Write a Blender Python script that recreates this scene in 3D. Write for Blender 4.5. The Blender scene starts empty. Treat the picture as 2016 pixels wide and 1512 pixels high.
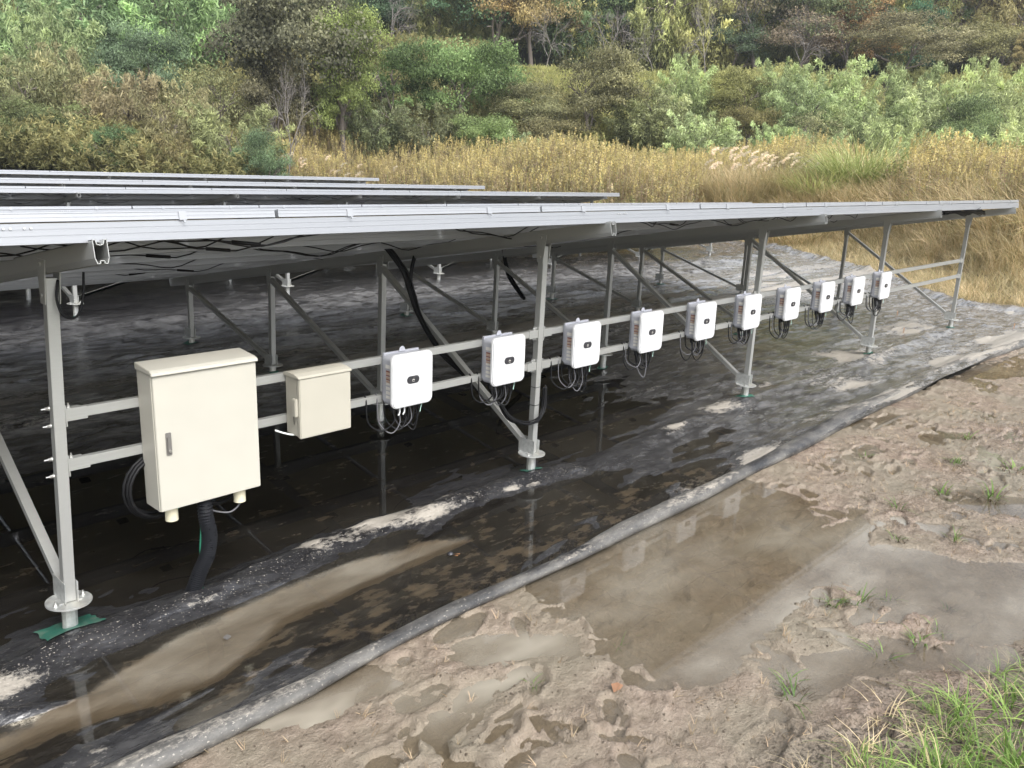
import bpy, math, random
import numpy as np
from mathutils import Vector, Matrix
R=math.radians
sc=bpy.context.scene
COL=sc.collection
# ------------------------------------------------------------------ camera
CAM=np.array([-1.331,-4.396,2.475]); PITCH,ROLL,YAW=R(14.471),R(2.056),R(46.756); FPX=1661.3
fw=Vector((math.sin(YAW)*math.cos(PITCH),math.cos(YAW)*math.cos(PITCH),-math.sin(PITCH)))
rt=Vector((math.cos(YAW),-math.sin(YAW),0)); up=rt.cross(fw)
r2=rt*math.cos(ROLL)+up*math.sin(ROLL); u2=-rt*math.sin(ROLL)+up*math.cos(ROLL)
cd=bpy.data.cameras.new('camera'); cam=bpy.data.objects.new('camera',cd); COL.objects.link(cam)
m=Matrix((( r2.x,u2.x,-fw.x,CAM[0]),(r2.y,u2.y,-fw.y,CAM[1]),(r2.z,u2.z,-fw.z,CAM[2]),(0,0,0,1)))
cam.matrix_world=m; cd.sensor_width=36; cd.lens=FPX/2016*36; cd.clip_start=0.05; cd.clip_end=2000
sc.camera=cam
# ------------------------------------------------------------------ sky, sun, exposure
SUN_EL,SUN_AZ=R(46),R(192)     # azimuth measured from +Y towards +X
w=bpy.data.worlds.new('World'); sc.world=w; w.use_nodes=True
nt=w.node_tree; nt.nodes.clear()
sky=nt.nodes.new('ShaderNodeTexSky'); sky.sky_type='NISHITA'; sky.sun_disc=False
sky.sun_elevation=SUN_EL; sky.sun_rotation=SUN_AZ; sky.air_density=1.0; sky.dust_density=2.5; sky.altitude=50
hs=nt.nodes.new('ShaderNodeHueSaturation'); hs.inputs['Saturation'].default_value=0.27; hs.inputs['Value'].default_value=1.0
bg=nt.nodes.new('ShaderNodeBackground'); bg.inputs['Strength'].default_value=0.15
wo=nt.nodes.new('ShaderNodeOutputWorld')
nt.links.new(sky.outputs[0],hs.inputs['Color']); nt.links.new(hs.outputs[0],bg.inputs['Color']); nt.links.new(bg.outputs[0],wo.inputs['Surface'])
sd=bpy.data.lights.new('sun','SUN'); sd.energy=1.5; sd.angle=R(28); sd.color=(1.0,0.975,0.94)
so=bpy.data.objects.new('sun',sd); COL.objects.link(so)
sdir=Vector((math.sin(SUN_AZ)*math.cos(SUN_EL),math.cos(SUN_AZ)*math.cos(SUN_EL),math.sin(SUN_EL)))
so.rotation_euler=sdir.to_track_quat('Z','Y').to_euler(); so.location=(0,-20,30)
sc.view_settings.view_transform='Standard'; sc.view_settings.look='None'; sc.view_settings.gamma=1
sc.view_settings.use_curve_mapping=False; sc.view_settings.exposure=1.30
sc.render.engine='CYCLES'
try:
    sc.cycles.max_bounces=6; sc.cycles.transparent_max_bounces=8
except Exception: pass

# ------------------------------------------------------------------ numpy noise
def _h(ix,iy,seed):
    n=(ix.astype(np.int64)*374761393+iy.astype(np.int64)*668265263+seed*1442695041)&0xffffffff
    n=((n^(n>>13))*1274126177)&0xffffffff
    return ((n^(n>>16))&0xffff)/65535.0
def vn(x,y,seed=0):
    x=np.asarray(x,float); y=np.asarray(y,float)
    ix=np.floor(x); iy=np.floor(y); fx=x-ix; fy=y-iy
    fx=fx*fx*(3-2*fx); fy=fy*fy*(3-2*fy)
    a=_h(ix,iy,seed); b=_h(ix+1,iy,seed); c=_h(ix,iy+1,seed); d=_h(ix+1,iy+1,seed)
    return (a*(1-fx)+b*fx)*(1-fy)+(c*(1-fx)+d*fx)*fy
def fbm(x,y,seed=0,o=4):
    s=0;a=.5;t=0
    for k in range(o):
        s=s+a*vn(x*2**k+k*17.3,y*2**k-k*9.1,seed+k); t+=a; a*=.5
    return s/t-.5
def ridged(x,y,seed=0,o=3):
    s=0;a=.5;t=0
    for k in range(o):
        s=s+a*(1-np.abs(2*vn(x*2**k+k*5.7,y*2**k+k*3.3,seed+k)-1)); t+=a; a*=.5
    return s/t
def ss(a,b,x):
    t=np.clip((np.asarray(x,float)-a)/(b-a),0,1); return t*t*(3-2*t)
def polyline_dist(x,y,pts):
    d=np.full(np.shape(x),1e9)
    for (ax,ay),(bx,by) in zip(pts[:-1],pts[1:]):
        vx,vy=bx-ax,by-ay; t=np.clip(((x-ax)*vx+(y-ay)*vy)/(vx*vx+vy*vy+1e-9),0,1)
        d=np.minimum(d,np.hypot(x-ax-t*vx,y-ay-t*vy))
    return d
def inpoly(x,y,pts):
    r=np.zeros(np.shape(x),bool); n=len(pts)
    for i in range(n):
        (ax,ay),(bx,by)=pts[i],pts[(i+1)%n]
        c=((ay>y)!=(by>y))&(x<(bx-ax)*(y-ay)/((by-ay) if by!=ay else 1e-9)+ax)
        r^=c
    return r
def sdf(x,y,pts):   # negative inside
    d=polyline_dist(x,y,pts+[pts[0]]); return np.where(inpoly(x,y,pts),-d,d)

# ------------------------------------------------------------------ terrain functions
EDY=[-8,-4,-1.2,-.3,.8,1.8,2.9,4.5,6,7,8.5,10,14,45]; EDX=[18.5,18.0,17.6,17.9,17.9,18.9,20.3,22,23.4,24.3,24.7,24.9,25.4,27]
def xedge(y): return np.interp(y,EDY,EDX)+.55*fbm(y*1.1,y*0+3.1,91,3)+.25*fbm(y*4,y*0+1.1,92,2)
def T(x,y):
    x=np.asarray(x,float); y=np.asarray(y,float)
    e=np.maximum(x-np.interp(y,EDY,EDX),y-32.8)
    e=np.maximum(e,-4.2-(y)+0.0*x)*(1) if False else e
    z=1.35*ss(0.1,6.5,e)+.10*fbm(x*.8,y*.8,5)*ss(0,1,e)
    s=(x-CAM[0])*.7285+(y-CAM[1])*.685
    z=z+.37*np.clip(s-50,0,25)+.50*np.clip(s-86,0,200)+ (1.2*fbm(x*.06,y*.06,7)*ss(50,60,s))
    return z-.0
def pix(u,s):       # a ground point at bearing column u and depth s
    lat=(u-1008)/FPX*s
    return CAM[0]+s*.7285+lat*.685, CAM[1]+s*.685-lat*.7285
def vh(u): return 327+.0359*(u-1008)

# ------------------------------------------------------------------ materials
def new_mat(name):
    m=bpy.data.materials.new(name); m.use_nodes=True; n=m.node_tree; b=n.nodes['Principled BSDF']; return m,n,b
def N(n,t,**k):
    x=n.nodes.new(t)
    for a,v in k.items(): setattr(x,a,v)
    return x
def noise_node(n,scale,detail=4,vec=None,sx=1,sy=1,sz=1,coord='Object',rough=.55):
    tc=N(n,'ShaderNodeTexCoord'); mp=N(n,'ShaderNodeMapping'); mp.inputs['Scale'].default_value=(sx,sy,sz)
    n.links.new(tc.outputs[coord],mp.inputs['Vector'])
    t=N(n,'ShaderNodeTexNoise'); t.inputs['Scale'].default_value=scale; t.inputs['Detail'].default_value=detail; t.inputs['Roughness'].default_value=rough
    n.links.new(mp.outputs[0],t.inputs['Vector']); return t
def ramp(n,src,stops,interp='LINEAR'):
    r=N(n,'ShaderNodeValToRGB'); r.color_ramp.interpolation=interp
    while len(r.color_ramp.elements)<len(stops): r.color_ramp.elements.new(.5)
    for e,(p,c) in zip(r.color_ramp.elements,stops): e.position=p; e.color=(c if len(c)==4 else (*c,1))
    n.links.new(src,r.inputs['Fac']); return r
def mixc(n,fac,a,b,blend='MIX'):
    x=N(n,'ShaderNodeMix',data_type='RGBA',blend_type=blend)
    for s,v in ((x.inputs[0],fac),(x.inputs[6],a),(x.inputs[7],b)):
        if hasattr(v,'links') or hasattr(v,'node'): n.links.new(v,s)
        elif isinstance(v,(int,float)): s.default_value=v
        else: s.default_value=(*v,1)
    return x.outputs[2]
def mth(n,op,a,b=None,c=None,clamp=False):
    x=N(n,'ShaderNodeMath',operation=op,use_clamp=clamp)
    for s,v in zip(x.inputs,(a,b,c)):
        if v is None: continue
        if hasattr(v,'node'): n.links.new(v,s)
        else: s.default_value=v
    return x.outputs[0]
def bump(n,b,src,strength=.3,dist=.01,normal_in=None):
    x=N(n,'ShaderNodeBump'); x.inputs['Strength'].default_value=strength; x.inputs['Distance'].default_value=dist
    n.links.new(src,x.inputs['Height'])
    if normal_in is not None: n.links.new(normal_in,x.inputs['Normal'])
    if b is not None: n.links.new(x.outputs[0],b.inputs['Normal'])
    return x.outputs[0]
def simple(name,col,rough=.5,metal=0,var=.12,scale=18,spec=.5,bumps=0,stretch=(1,1,1),dirt=None):
    m,n,b=new_mat(name); t=noise_node(n,scale,4,sx=stretch[0],sy=stretch[1],sz=stretch[2])
    c1=tuple(max(0,c*(1-var)) for c in col); c2=tuple(min(1,c*(1+var)) for c in col)
    r=ramp(n,t.outputs['Fac'],[(.3,c1),(.7,c2)]); out=r.outputs[0]
    if dirt:
        t2=noise_node(n,dirt[1],5); f=ramp(n,t2.outputs['Fac'],[(.5,(0,0,0)),(.72,(1,1,1))])
        out=mixc(n,mth(n,'MULTIPLY',f.outputs[0],dirt[2]),out,dirt[0])
    n.links.new(out,b.inputs['Base Color'])
    rr=ramp(n,t.outputs['Fac'],[(.3,(max(0,rough-.07),)*3),(.7,(min(1,rough+.07),)*3)]); n.links.new(rr.outputs[0],b.inputs['Roughness'])
    b.inputs['Metallic'].default_value=metal; b.inputs['Specular IOR Level'].default_value=spec
    if bumps: bump(n,b,t.outputs['Fac'],bumps,.004)
    return m
M={}
M['alu']=simple('anodised_aluminium',(.42,.425,.41),.42,.55,.05,30,stretch=(.4,6,6),dirt=((.38,.36,.32),2.5,.25))
M['purlin']=simple('mill_aluminium',(.33,.34,.36),.38,.45,.05,30,stretch=(.12,8,14))
M['frame']=simple('panel_frame_silver',(.39,.40,.42),.34,.45,.03,20)
M['galv']=simple('galvanised_steel',(.50,.51,.50),.48,.6,.22,28,dirt=((.45,.40,.30),6,.5))
M['bolt']=simple('zinc_bolt',(.62,.62,.6),.3,.85,.05,60)
M['cream']=simple('cream_painted_steel',(.455,.44,.385),.42,0,.02,6,dirt=((.55,.48,.38),3,.10))
M['beige']=simple('beige_plastic',(.405,.385,.325),.5,0,.02,6,dirt=((.4,.36,.3),4,.12))
M['pvc']=simple('cream_pvc',(.66,.62,.46),.45,0,.03,8)
M['white']=simple('white_plastic',(.57,.575,.585),.42,0,.012,5,dirt=((.6,.56,.5),5,.06))
M['casting']=simple('grey_die_casting',(.38,.39,.43),.5,.15,.04,40)
M['badge']=simple('dark_badge',(.035,.035,.04),.25,0,.05,20)
M['emblem']=simple('grey_emblem',(.5,.48,.45),.5,0,.02,20)
M['handle']=simple('grey_lock_metal',(.22,.21,.20),.4,.5,.06,40)
M['conduit']=simple('black_ribbed_conduit',(.016,.017,.020),.32,0,.1,30,spec=.6)
M['orange']=simple('label_orange',(.42,.31,.24),.6,0,.05,30)
M['label']=simple('label_pale',(.60,.58,.54),.6,0,.05,60)
M['labelred']=simple('label_dark_red',(.20,.08,.06),.6,0,.05,60)
M['cable']=simple('black_cable',(.007,.007,.008),.5,0,.2,30,spec=.25)
M['cablegrey']=simple('grey_cable',(.11,.11,.12),.45,0,.1,30)
M['cablewhite']=simple('white_cable',(.75,.77,.76),.5,0,.05,30)
M['cablegreen']=simple('green_cable',(.03,.25,.15),.45,0,.1,30)
M['cablemint']=simple('pale_green_wire',(.42,.62,.54),.5,0,.1,30)
M['tape']=simple('green_tape',(.028,.13,.095),.5,0,.12,25,bumps=.2,dirt=((.2,.19,.15),14,.5))
M['backsheet']=simple('white_backsheet',(.82,.75,.52),.5,0,.03,3)
M['rolldirt']=None
M['copper']=simple('copper_wire',(.55,.27,.12),.4,.6,.1,30)
M['deadleaf']=simple('dead_leaf',(.25,.13,.07),.7,0,.2,30)
M['bark']=simple('grey_bark',(.16,.135,.115),.9,0,.3,5,bumps=.4,stretch=(1,1,.25))
M['barepale']=simple('pale_bare_bark',(.20,.18,.165),.9,0,.2,3)
# solar cells
m,n,b=new_mat('solar_cells'); tc=N(n,'ShaderNodeTexCoord'); br=N(n,'ShaderNodeTexBrick'); br.offset=0
br.inputs['Scale'].default_value=6; br.inputs['Color1'].default_value=(.01,.013,.03,1); br.inputs['Color2'].default_value=(.012,.016,.035,1); br.inputs['Mortar'].default_value=(.2,.2,.22,1)
br.inputs['Mortar Size'].default_value=.01; br.inputs['Brick Width'].default_value=1; br.inputs['Row Height'].default_value=1
n.links.new(tc.outputs['Object'],br.inputs['Vector']); n.links.new(br.outputs[0],b.inputs['Base Color']); b.inputs['Roughness'].default_value=.12; M['cells']=m

# liner: black plastic with silt, mud and dusty film; attributes silt / brown / dust are laid out with the relief
def attr(n,name):
    a=N(n,'ShaderNodeAttribute'); a.attribute_name=name; return a.outputs['Fac']
def liner_mat(nm,hem=False):
    m,n,b=new_mat(nm)
    t1=noise_node(n,3.4,12,sx=.8,sy=2.2,rough=.68); t2=noise_node(n,14,7,sx=.8,sy=1.6); t3=noise_node(n,60,4,sx=.6,sy=1.2); t4=noise_node(n,.9,5,sx=.7,sy=2.0)
    base=ramp(n,t2.outputs['Fac'],[(.3,(.008,.008,.010)),(.7,(.022,.022,.025))]).outputs[0]
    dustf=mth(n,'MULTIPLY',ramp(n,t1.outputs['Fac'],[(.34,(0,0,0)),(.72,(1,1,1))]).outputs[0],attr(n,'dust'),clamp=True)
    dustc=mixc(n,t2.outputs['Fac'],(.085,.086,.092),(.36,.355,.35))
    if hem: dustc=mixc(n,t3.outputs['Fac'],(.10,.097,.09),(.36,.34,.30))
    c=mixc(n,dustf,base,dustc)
    t6=noise_node(n,6.5,9,sx=.7,sy=1.3,rough=.66); bf=mth(n,'ADD',mth(n,'ADD',mth(n,'MULTIPLY',t1.outputs['Fac'],.2),t6.outputs['Fac']),mth(n,'MULTIPLY',t2.outputs['Fac'],.3))
    bf=mth(n,'SUBTRACT',mth(n,'ADD',bf,attr(n,'brown')),1.0); bf=mth(n,'MULTIPLY',bf,6,clamp=True)
    brc=mixc(n,t2.outputs['Fac'],(.11,.09,.068),(.26,.215,.165))
    c=mixc(n,mth(n,'MULTIPLY',bf,.9),c,brc)
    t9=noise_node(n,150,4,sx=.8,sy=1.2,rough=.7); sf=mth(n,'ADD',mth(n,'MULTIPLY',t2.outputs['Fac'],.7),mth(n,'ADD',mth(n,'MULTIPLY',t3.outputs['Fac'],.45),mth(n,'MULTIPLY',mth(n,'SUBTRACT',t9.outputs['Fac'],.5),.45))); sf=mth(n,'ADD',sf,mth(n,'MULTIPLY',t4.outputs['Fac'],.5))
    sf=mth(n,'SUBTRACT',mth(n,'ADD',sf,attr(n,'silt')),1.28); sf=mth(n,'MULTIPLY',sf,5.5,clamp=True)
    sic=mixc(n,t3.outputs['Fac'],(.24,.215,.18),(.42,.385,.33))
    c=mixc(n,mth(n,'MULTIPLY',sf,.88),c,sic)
    tf=noise_node(n,95,2,sx=.7,sy=1.1); fl=ramp(n,tf.outputs['Fac'],[(.64,(0,0,0)),(.70,(1,1,1))]).outputs[0]; c=mixc(n,mth(n,'MULTIPLY',fl,attr(n,'fleck'),clamp=True),c,(.40,.37,.32)); n.links.new(c,b.inputs['Base Color'])
    rg=mixc(n,sf,mixc(n,bf,mixc(n,dustf,(.5 if hem else .17,)*3,(.72 if hem else .22,)*3),(.5,)*3),(.85,)*3); n.links.new(rg,b.inputs['Roughness'])
    b.inputs['Specular IOR Level'].default_value=.7
    t5=noise_node(n,5,5,sx=.7,sy=1.8); hh=mth(n,'ADD',mth(n,'MULTIPLY',t5.outputs['Fac'],.55),mth(n,'MULTIPLY',t2.outputs['Fac'],.22)); hh=mth(n,'ADD',hh,mth(n,'MULTIPLY',sf,.08)); t8=noise_node(n,3.0,4,sx=.6,sy=2.6,rough=.5); hh=mth(n,'ADD',hh,mth(n,'MULTIPLY',t8.outputs['Fac'],.0 if hem else .55)); bump(n,b,hh,.7 if hem else .8,.03)
    return m
M['liner']=liner_mat('black_pond_liner'); M['hem']=liner_mat('rolled_liner_hem',True)
# mud
m,n,b=new_mat('wet_trampled_mud')
a1=noise_node(n,1.3,7); a2=noise_node(n,9,8,rough=.65); a3=noise_node(n,55,6,rough=.7)
c=ramp(n,a2.outputs['Fac'],[(.25,(.15,.108,.08)),(.5,(.265,.20,.155)),(.75,(.41,.325,.26))]).outputs[0]
c=mixc(n,ramp(n,a1.outputs['Fac'],[(.35,(0,0,0)),(.65,(.8,.8,.8))]).outputs[0],c,mixc(n,a2.outputs['Fac'],(.16,.135,.095),(.30,.27,.20)))
wet=attr(n,'wet'); c=mixc(n,mth(n,'MULTIPLY',wet,.62,clamp=True),c,mixc(n,a2.outputs['Fac'],(.24,.20,.145),(.38,.32,.245)))
org=mth(n,'MULTIPLY',attr(n,'organic'),ramp(n,a3.outputs['Fac'],[(.48,(0,0,0)),(.58,(1,1,1))]).outputs[0],clamp=True)
c=mixc(n,org,c,(.045,.036,.024)); n.links.new(c,b.inputs['Base Color'])
rg=mixc(n,ramp(n,a1.outputs['Fac'],[(.4,(0,0,0)),(.6,(1,1,1))]).outputs[0],(.13,)*3,(.40,)*3); n.links.new(rg,b.inputs['Roughness'])
hh=mth(n,'ADD',mth(n,'MULTIPLY',a2.outputs['Fac'],1.0),mth(n,'MULTIPLY',a3.outputs['Fac'],.5)); bump(n,b,hh,1.0,.03); M['mud']=m
# water
m=bpy.data.materials.new('murky_rain_water'); m.use_nodes=True; n=m.node_tree; n.nodes.clear()
out=N(n,'ShaderNodeOutputMaterial'); tr=N(n,'ShaderNodeBsdfTransparent'); tr.inputs[0].default_value=(.92,.88,.80,1)
df=N(n,'ShaderNodeBsdfDiffuse'); wn=noise_node(n,.8,4,sx=1,sy=1.8)
cr=ramp(n,wn.outputs['Fac'],[(.35,(.24,.20,.15)),(.65,(.38,.345,.28))]); n.links.new(cr.outputs[0],df.inputs[0])
gl=N(n,'ShaderNodeBsdfGlossy'); gl.inputs['Roughness'].default_value=.015
fr=N(n,'ShaderNodeFresnel'); fr.inputs['IOR'].default_value=1.40
mx=N(n,'ShaderNodeMixShader'); ml=ramp(n,wn.outputs['Fac'],[(.38,(.08,)*3),(.66,(.34,)*3)]); murk_and_sky=mth(n,'MULTIPLY',ml.outputs[0],attr(n,'murk_and_sky'),clamp=True)
n.links.new(murk_and_sky,mx.inputs[0])
n.links.new(tr.outputs[0],mx.inputs[1]); n.links.new(df.outputs[0],mx.inputs[2])
mx2=N(n,'ShaderNodeMixShader'); n.links.new(fr.outputs[0],mx2.inputs[0]); n.links.new(mx.outputs[0],mx2.inputs[1]); n.links.new(gl.outputs[0],mx2.inputs[2])
rip=noise_node(n,3.5,2); bn=bump(n,None,rip.outputs['Fac'],.02,.01); n.links.new(bn,gl.inputs['Normal'])
n.links.new(mx2.outputs[0],out.inputs['Surface']); M['water']=m
# hill / bank soil
m,n,b=new_mat('overgrown_soil'); a1=noise_node(n,.5,6); a2=noise_node(n,6,6)
c=ramp(n,a1.outputs['Fac'],[(.3,(.03,.04,.018)),(.5,(.06,.06,.03)),(.7,(.11,.09,.045))]).outputs[0]
c=mixc(n,a2.outputs['Fac'],c,(.05,.045,.02)); n.links.new(c,b.inputs['Base Color']); b.inputs['Roughness'].default_value=.95; bump(n,b,a2.outputs['Fac'],.6,.1); M['soil']=m
# foliage (object colour drives the kind, attribute v the single leaf)
def leafmat(name,cols=None,trans=.38,rough=.55):
    m=bpy.data.materials.new(name); m.use_nodes=True; n=m.node_tree; b=n.nodes['Principled BSDF']; out=n.nodes['Material Output']
    a=attr(n,'v'); oi=N(n,'ShaderNodeObjectInfo')
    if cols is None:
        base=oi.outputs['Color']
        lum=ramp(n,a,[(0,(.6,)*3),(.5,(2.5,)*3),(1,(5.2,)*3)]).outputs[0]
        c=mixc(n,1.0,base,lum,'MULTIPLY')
        tn=noise_node(n,.55,3,coord='Object'); f=ramp(n,tn.outputs['Fac'],[(.5,(0,0,0)),(.68,(.75,)*3)]).outputs[0]
        c=mixc(n,f,c,mixc(n,1.0,c,(1.3,1.25,.85),'MULTIPLY'))
    else:
        c=ramp(n,a,cols).outputs[0]
        l2=ramp(n,oi.outputs['Random'],[(0,(.7,.72,.7)),(1,(1.25,1.2,1.2))]).outputs[0]; c=mixc(n,1.0,c,l2,'MULTIPLY')
    c=mixc(n,1.0,c,(1.03,1.03,.86) if cols is None else (1.02,1.0,.90),'MULTIPLY'); hs=N(n,'ShaderNodeHueSaturation'); hs.inputs['Saturation'].default_value=0.86 if cols is None else .95; n.links.new(c,hs.inputs['Color']); c=hs.outputs[0]
    n.links.new(c,b.inputs['Base Color']); b.inputs['Roughness'].default_value=rough; b.inputs['Specular IOR Level'].default_value=.25
    t=N(n,'ShaderNodeBsdfTranslucent'); n.links.new(c,t.inputs[0]); mx=N(n,'ShaderNodeMixShader'); mx.inputs[0].default_value=trans
    n.links.new(b.outputs[0],mx.inputs[1]); n.links.new(t.outputs[0],mx.inputs[2]); n.links.new(mx.outputs[0],out.inputs['Surface']); return m
M['leaf']=leafmat('foliage')
M['sasa']=leafmat('dwarf_bamboo_leaves',[(0,(.07,.08,.03)),(.35,(.25,.28,.11)),(.7,(.50,.52,.22)),(.93,(.68,.66,.33)),(1,(.58,.46,.25))])
M['sasad']=leafmat('bamboo_thicket_leaves',[(0,(.06,.065,.035)),(.4,(.18,.185,.085)),(.75,(.36,.35,.16)),(1,(.52,.45,.21))])
M['dry']=leafmat('dry_grass_blades',[(0,(.26,.25,.11)),(.25,(.48,.39,.21)),(.6,(.64,.52,.33)),(.85,(.76,.66,.46)),(1,(.30,.36,.13))],.3)
M['rod']=leafmat('goldenrod_stems',[(0,(.14,.11,.08)),(.4,(.34,.26,.19)),(.6,(.52,.43,.28)),(.75,(.38,.42,.20)),(1,(.28,.36,.15))],.2)
M['rodtop']=leafmat('goldenrod_heads',[(0,(.38,.32,.20)),(.5,(.54,.47,.21)),(.85,(.72,.63,.25)),(1,(.72,.66,.50))],.3)
M['plume']=leafmat('silver_grass_plumes',[(0,(.66,.55,.44)),(1,(.90,.84,.74))],.4)
M['green']=leafmat('green_grass_blades',[(0,(.10,.19,.04)),(.4,(.20,.34,.08)),(.8,(.34,.48,.14)),(.95,(.42,.54,.17)),(1,(.58,.52,.30))],.35,.45)
M['tussock']=leafmat('tussock_blades',[(0,(.24,.31,.10)),(.5,(.52,.60,.24)),(.85,(.74,.76,.40)),(1,(.80,.72,.46))],.3)

# ------------------------------------------------------------------ mesh helpers
def mesh_np(name,verts,faces,mats,fmat=None,smooth=False,attrs=None,fattrs=None):
    verts=np.asarray(verts,np.float32); faces=np.asarray(faces,np.int32); k=faces.shape[1]
    me=bpy.data.meshes.new(name); me.vertices.add(len(verts)); me.vertices.foreach_set('co',verts.ravel())
    me.loops.add(faces.size); me.loops.foreach_set('vertex_index',faces.ravel())
    me.polygons.add(len(faces)); me.polygons.foreach_set('loop_start',np.arange(0,faces.size,k,dtype=np.int32))
    me.polygons.foreach_set('loop_total',np.full(len(faces),k,np.int32))
    if smooth: me.polygons.foreach_set('use_smooth',np.ones(len(faces),bool))
    if fmat is not None: me.polygons.foreach_set('material_index',np.asarray(fmat,np.int32))
    for a,v in (attrs or {}).items():
        at=me.attributes.new(a,'FLOAT','POINT'); at.data.foreach_set('value',np.asarray(v,np.float32).ravel())
    for a,v in (fattrs or {}).items():
        at=me.attributes.new(a,'FLOAT','FACE'); at.data.foreach_set('value',np.asarray(v,np.float32).ravel())
    me.update(calc_edges=True)
    for mm in mats: me.materials.append(mm)
    return me
def link(name,me,parent=None,loc=None,rot=None,label=None,cat=None,group=None,kind=None):
    o=bpy.data.objects.new(name,me); COL.objects.link(o)
    if parent is not None: o.parent=parent
    if loc is not None: o.location=loc
    if rot is not None: o.rotation_euler=rot
    if label: o['label']=label
    if cat: o['category']=cat
    if group: o['group']=group
    if kind: o['kind']=kind
    return o
def thing(name,label,cat,loc=(0,0,0),rz=0,group=None): return link(name,None,None,loc,(0,0,rz),label,cat,group)
def clone(o,parent=None):
    c=o.copy(); COL.objects.link(c)
    if parent is not None: c.parent=parent
    return c
def clone_tree(o,loc,label=None,rz=None):
    c=clone(o); c.location=loc
    if rz is not None: c.rotation_euler=(0,0,rz)
    if label: c['label']=label
    for ch in list(o.children):
        d=clone(ch,c)
        for g in list(ch.children): clone(g,d)
    return c
class MB:
    def __init__(s): s.v=[]; s.f=[]; s.m=[]
    def add(s,vs,fs,mi=0):
        k=len(s.v); s.v+= [tuple(v) for v in vs]; s.f+=[tuple(i+k for i in f) for f in fs]; s.m+=[mi]*len(fs)
    def box(s,x0,x1,y0,y1,z0,z1,mi=0,mat=None):
        vs=[Vector(p) for p in ((x0,y0,z0),(x1,y0,z0),(x1,y1,z0),(x0,y1,z0),(x0,y0,z1),(x1,y0,z1),(x1,y1,z1),(x0,y1,z1))]
        if mat is not None: vs=[mat@v for v in vs]
        s.add(vs,[(0,3,2,1),(4,5,6,7),(0,1,5,4),(1,2,6,5),(2,3,7,6),(3,0,4,7)],mi)
    def ext(s,poly,a,b,axis='x',mi=0,mat=None):     # extrude closed 2D polygon along an axis
        n=len(poly); vs=[]
        for t in (a,b):
            for (p,q) in poly:
                vs.append(Vector((t,p,q)) if axis=='x' else (Vector((p,t,q)) if axis=='y' else Vector((p,q,t))))
        if mat is not None: vs=[mat@v for v in vs]
        fs=[tuple(range(n-1,-1,-1)),tuple(range(n,2*n))]+[(i,(i+1)%n,(i+1)%n+n,i+n) for i in range(n)]
        s.add(vs,fs,mi)
    def cyl(s,p0,p1,r,seg=12,mi=0,r1=None,caps=True):
        p0=Vector(p0);p1=Vector(p1);d=(p1-p0).normalized(); a=d.orthogonal().normalized(); b=d.cross(a); r1=r if r1 is None else r1
        vs=[p0+(a*math.cos(t)+b*math.sin(t))*r for t in [2*math.pi*i/seg for i in range(seg)]]+[p1+(a*math.cos(t)+b*math.sin(t))*r1 for t in [2*math.pi*i/seg for i in range(seg)]]
        fs=[(i,(i+1)%seg,(i+1)%seg+seg,i+seg) for i in range(seg)]
        if caps: fs+=[tuple(range(seg-1,-1,-1)),tuple(range(seg,2*seg))]
        s.add(vs,fs,mi)
    def tube(s,pts,r,seg=6,mi=0):
        pts=[Vector(p) for p in pts]; n=len(pts); a=None; vs=[]
        for i,p in enumerate(pts):
            d=(pts[min(i+1,n-1)]-pts[max(i-1,0)]).normalized()
            a=(d.orthogonal() if a is None else a-d*a.dot(d)).normalized(); b=d.cross(a); rr=r[i] if isinstance(r,(list,tuple)) else r
            vs+=[p+(a*math.cos(2*math.pi*j/seg)+b*math.sin(2*math.pi*j/seg))*rr for j in range(seg)]
        fs=[(i*seg+j,i*seg+(j+1)%seg,(i+1)*seg+(j+1)%seg,(i+1)*seg+j) for i in range(n-1) for j in range(seg)]
        fs+=[tuple(range(seg-1,-1,-1)),tuple((n-1)*seg+j for j in range(seg))]; s.add(vs,fs,mi)
    def mesh(s,name,mats,bevel=0,smooth=False):
        me=bpy.data.meshes.new(name); me.from_pydata([tuple(v) for v in s.v],[],s.f)
        for mm in (mats if isinstance(mats,(list,tuple)) else [mats]): me.materials.append(mm)
        me.polygons.foreach_set('material_index',s.m)
        if bevel:
            import bmesh
            bm=bmesh.new(); bm.from_mesh(me); bmesh.ops.remove_doubles(bm,verts=bm.verts,dist=1e-6)
            ed=[e for e in bm.edges if len(e.link_faces)==2 and e.calc_face_angle(0)>.6]
            bmesh.ops.bevel(bm,geom=ed,offset=bevel,segments=2,affect='EDGES',clamp_overlap=True); bm.to_mesh(me); bm.free()
        if smooth: me.polygons.foreach_set('use_smooth',[True]*len(me.polygons))
        me.update(); return me
def spline(P,n=8):
    P=[Vector(p) for p in P]; out=[]
    for i in range(len(P)-1):
        p0,p1,p2,p3=P[max(i-1,0)],P[i],P[i+1],P[min(i+2,len(P)-1)]
        for k in range(n):
            t=k/n; out.append(.5*((2*p1)+(p2-p0)*t+(2*p0-5*p1+4*p2-p3)*t*t+(3*p1-p0-3*p2+p3)*t**3))
    out.append(P[-1]); return out
def rrect(w,h,r,seg=6):
    pts=[]
    for cx,cy,a0 in ((w/2-r,h/2-r,0),(-w/2+r,h/2-r,90),(-w/2+r,-h/2+r,180),(w/2-r,-h/2+r,270)):
        for k in range(seg+1):
            a=R(a0+90*k/seg); pts.append((cx+r*math.cos(a),cy+r*math.sin(a)))
    return pts

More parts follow.
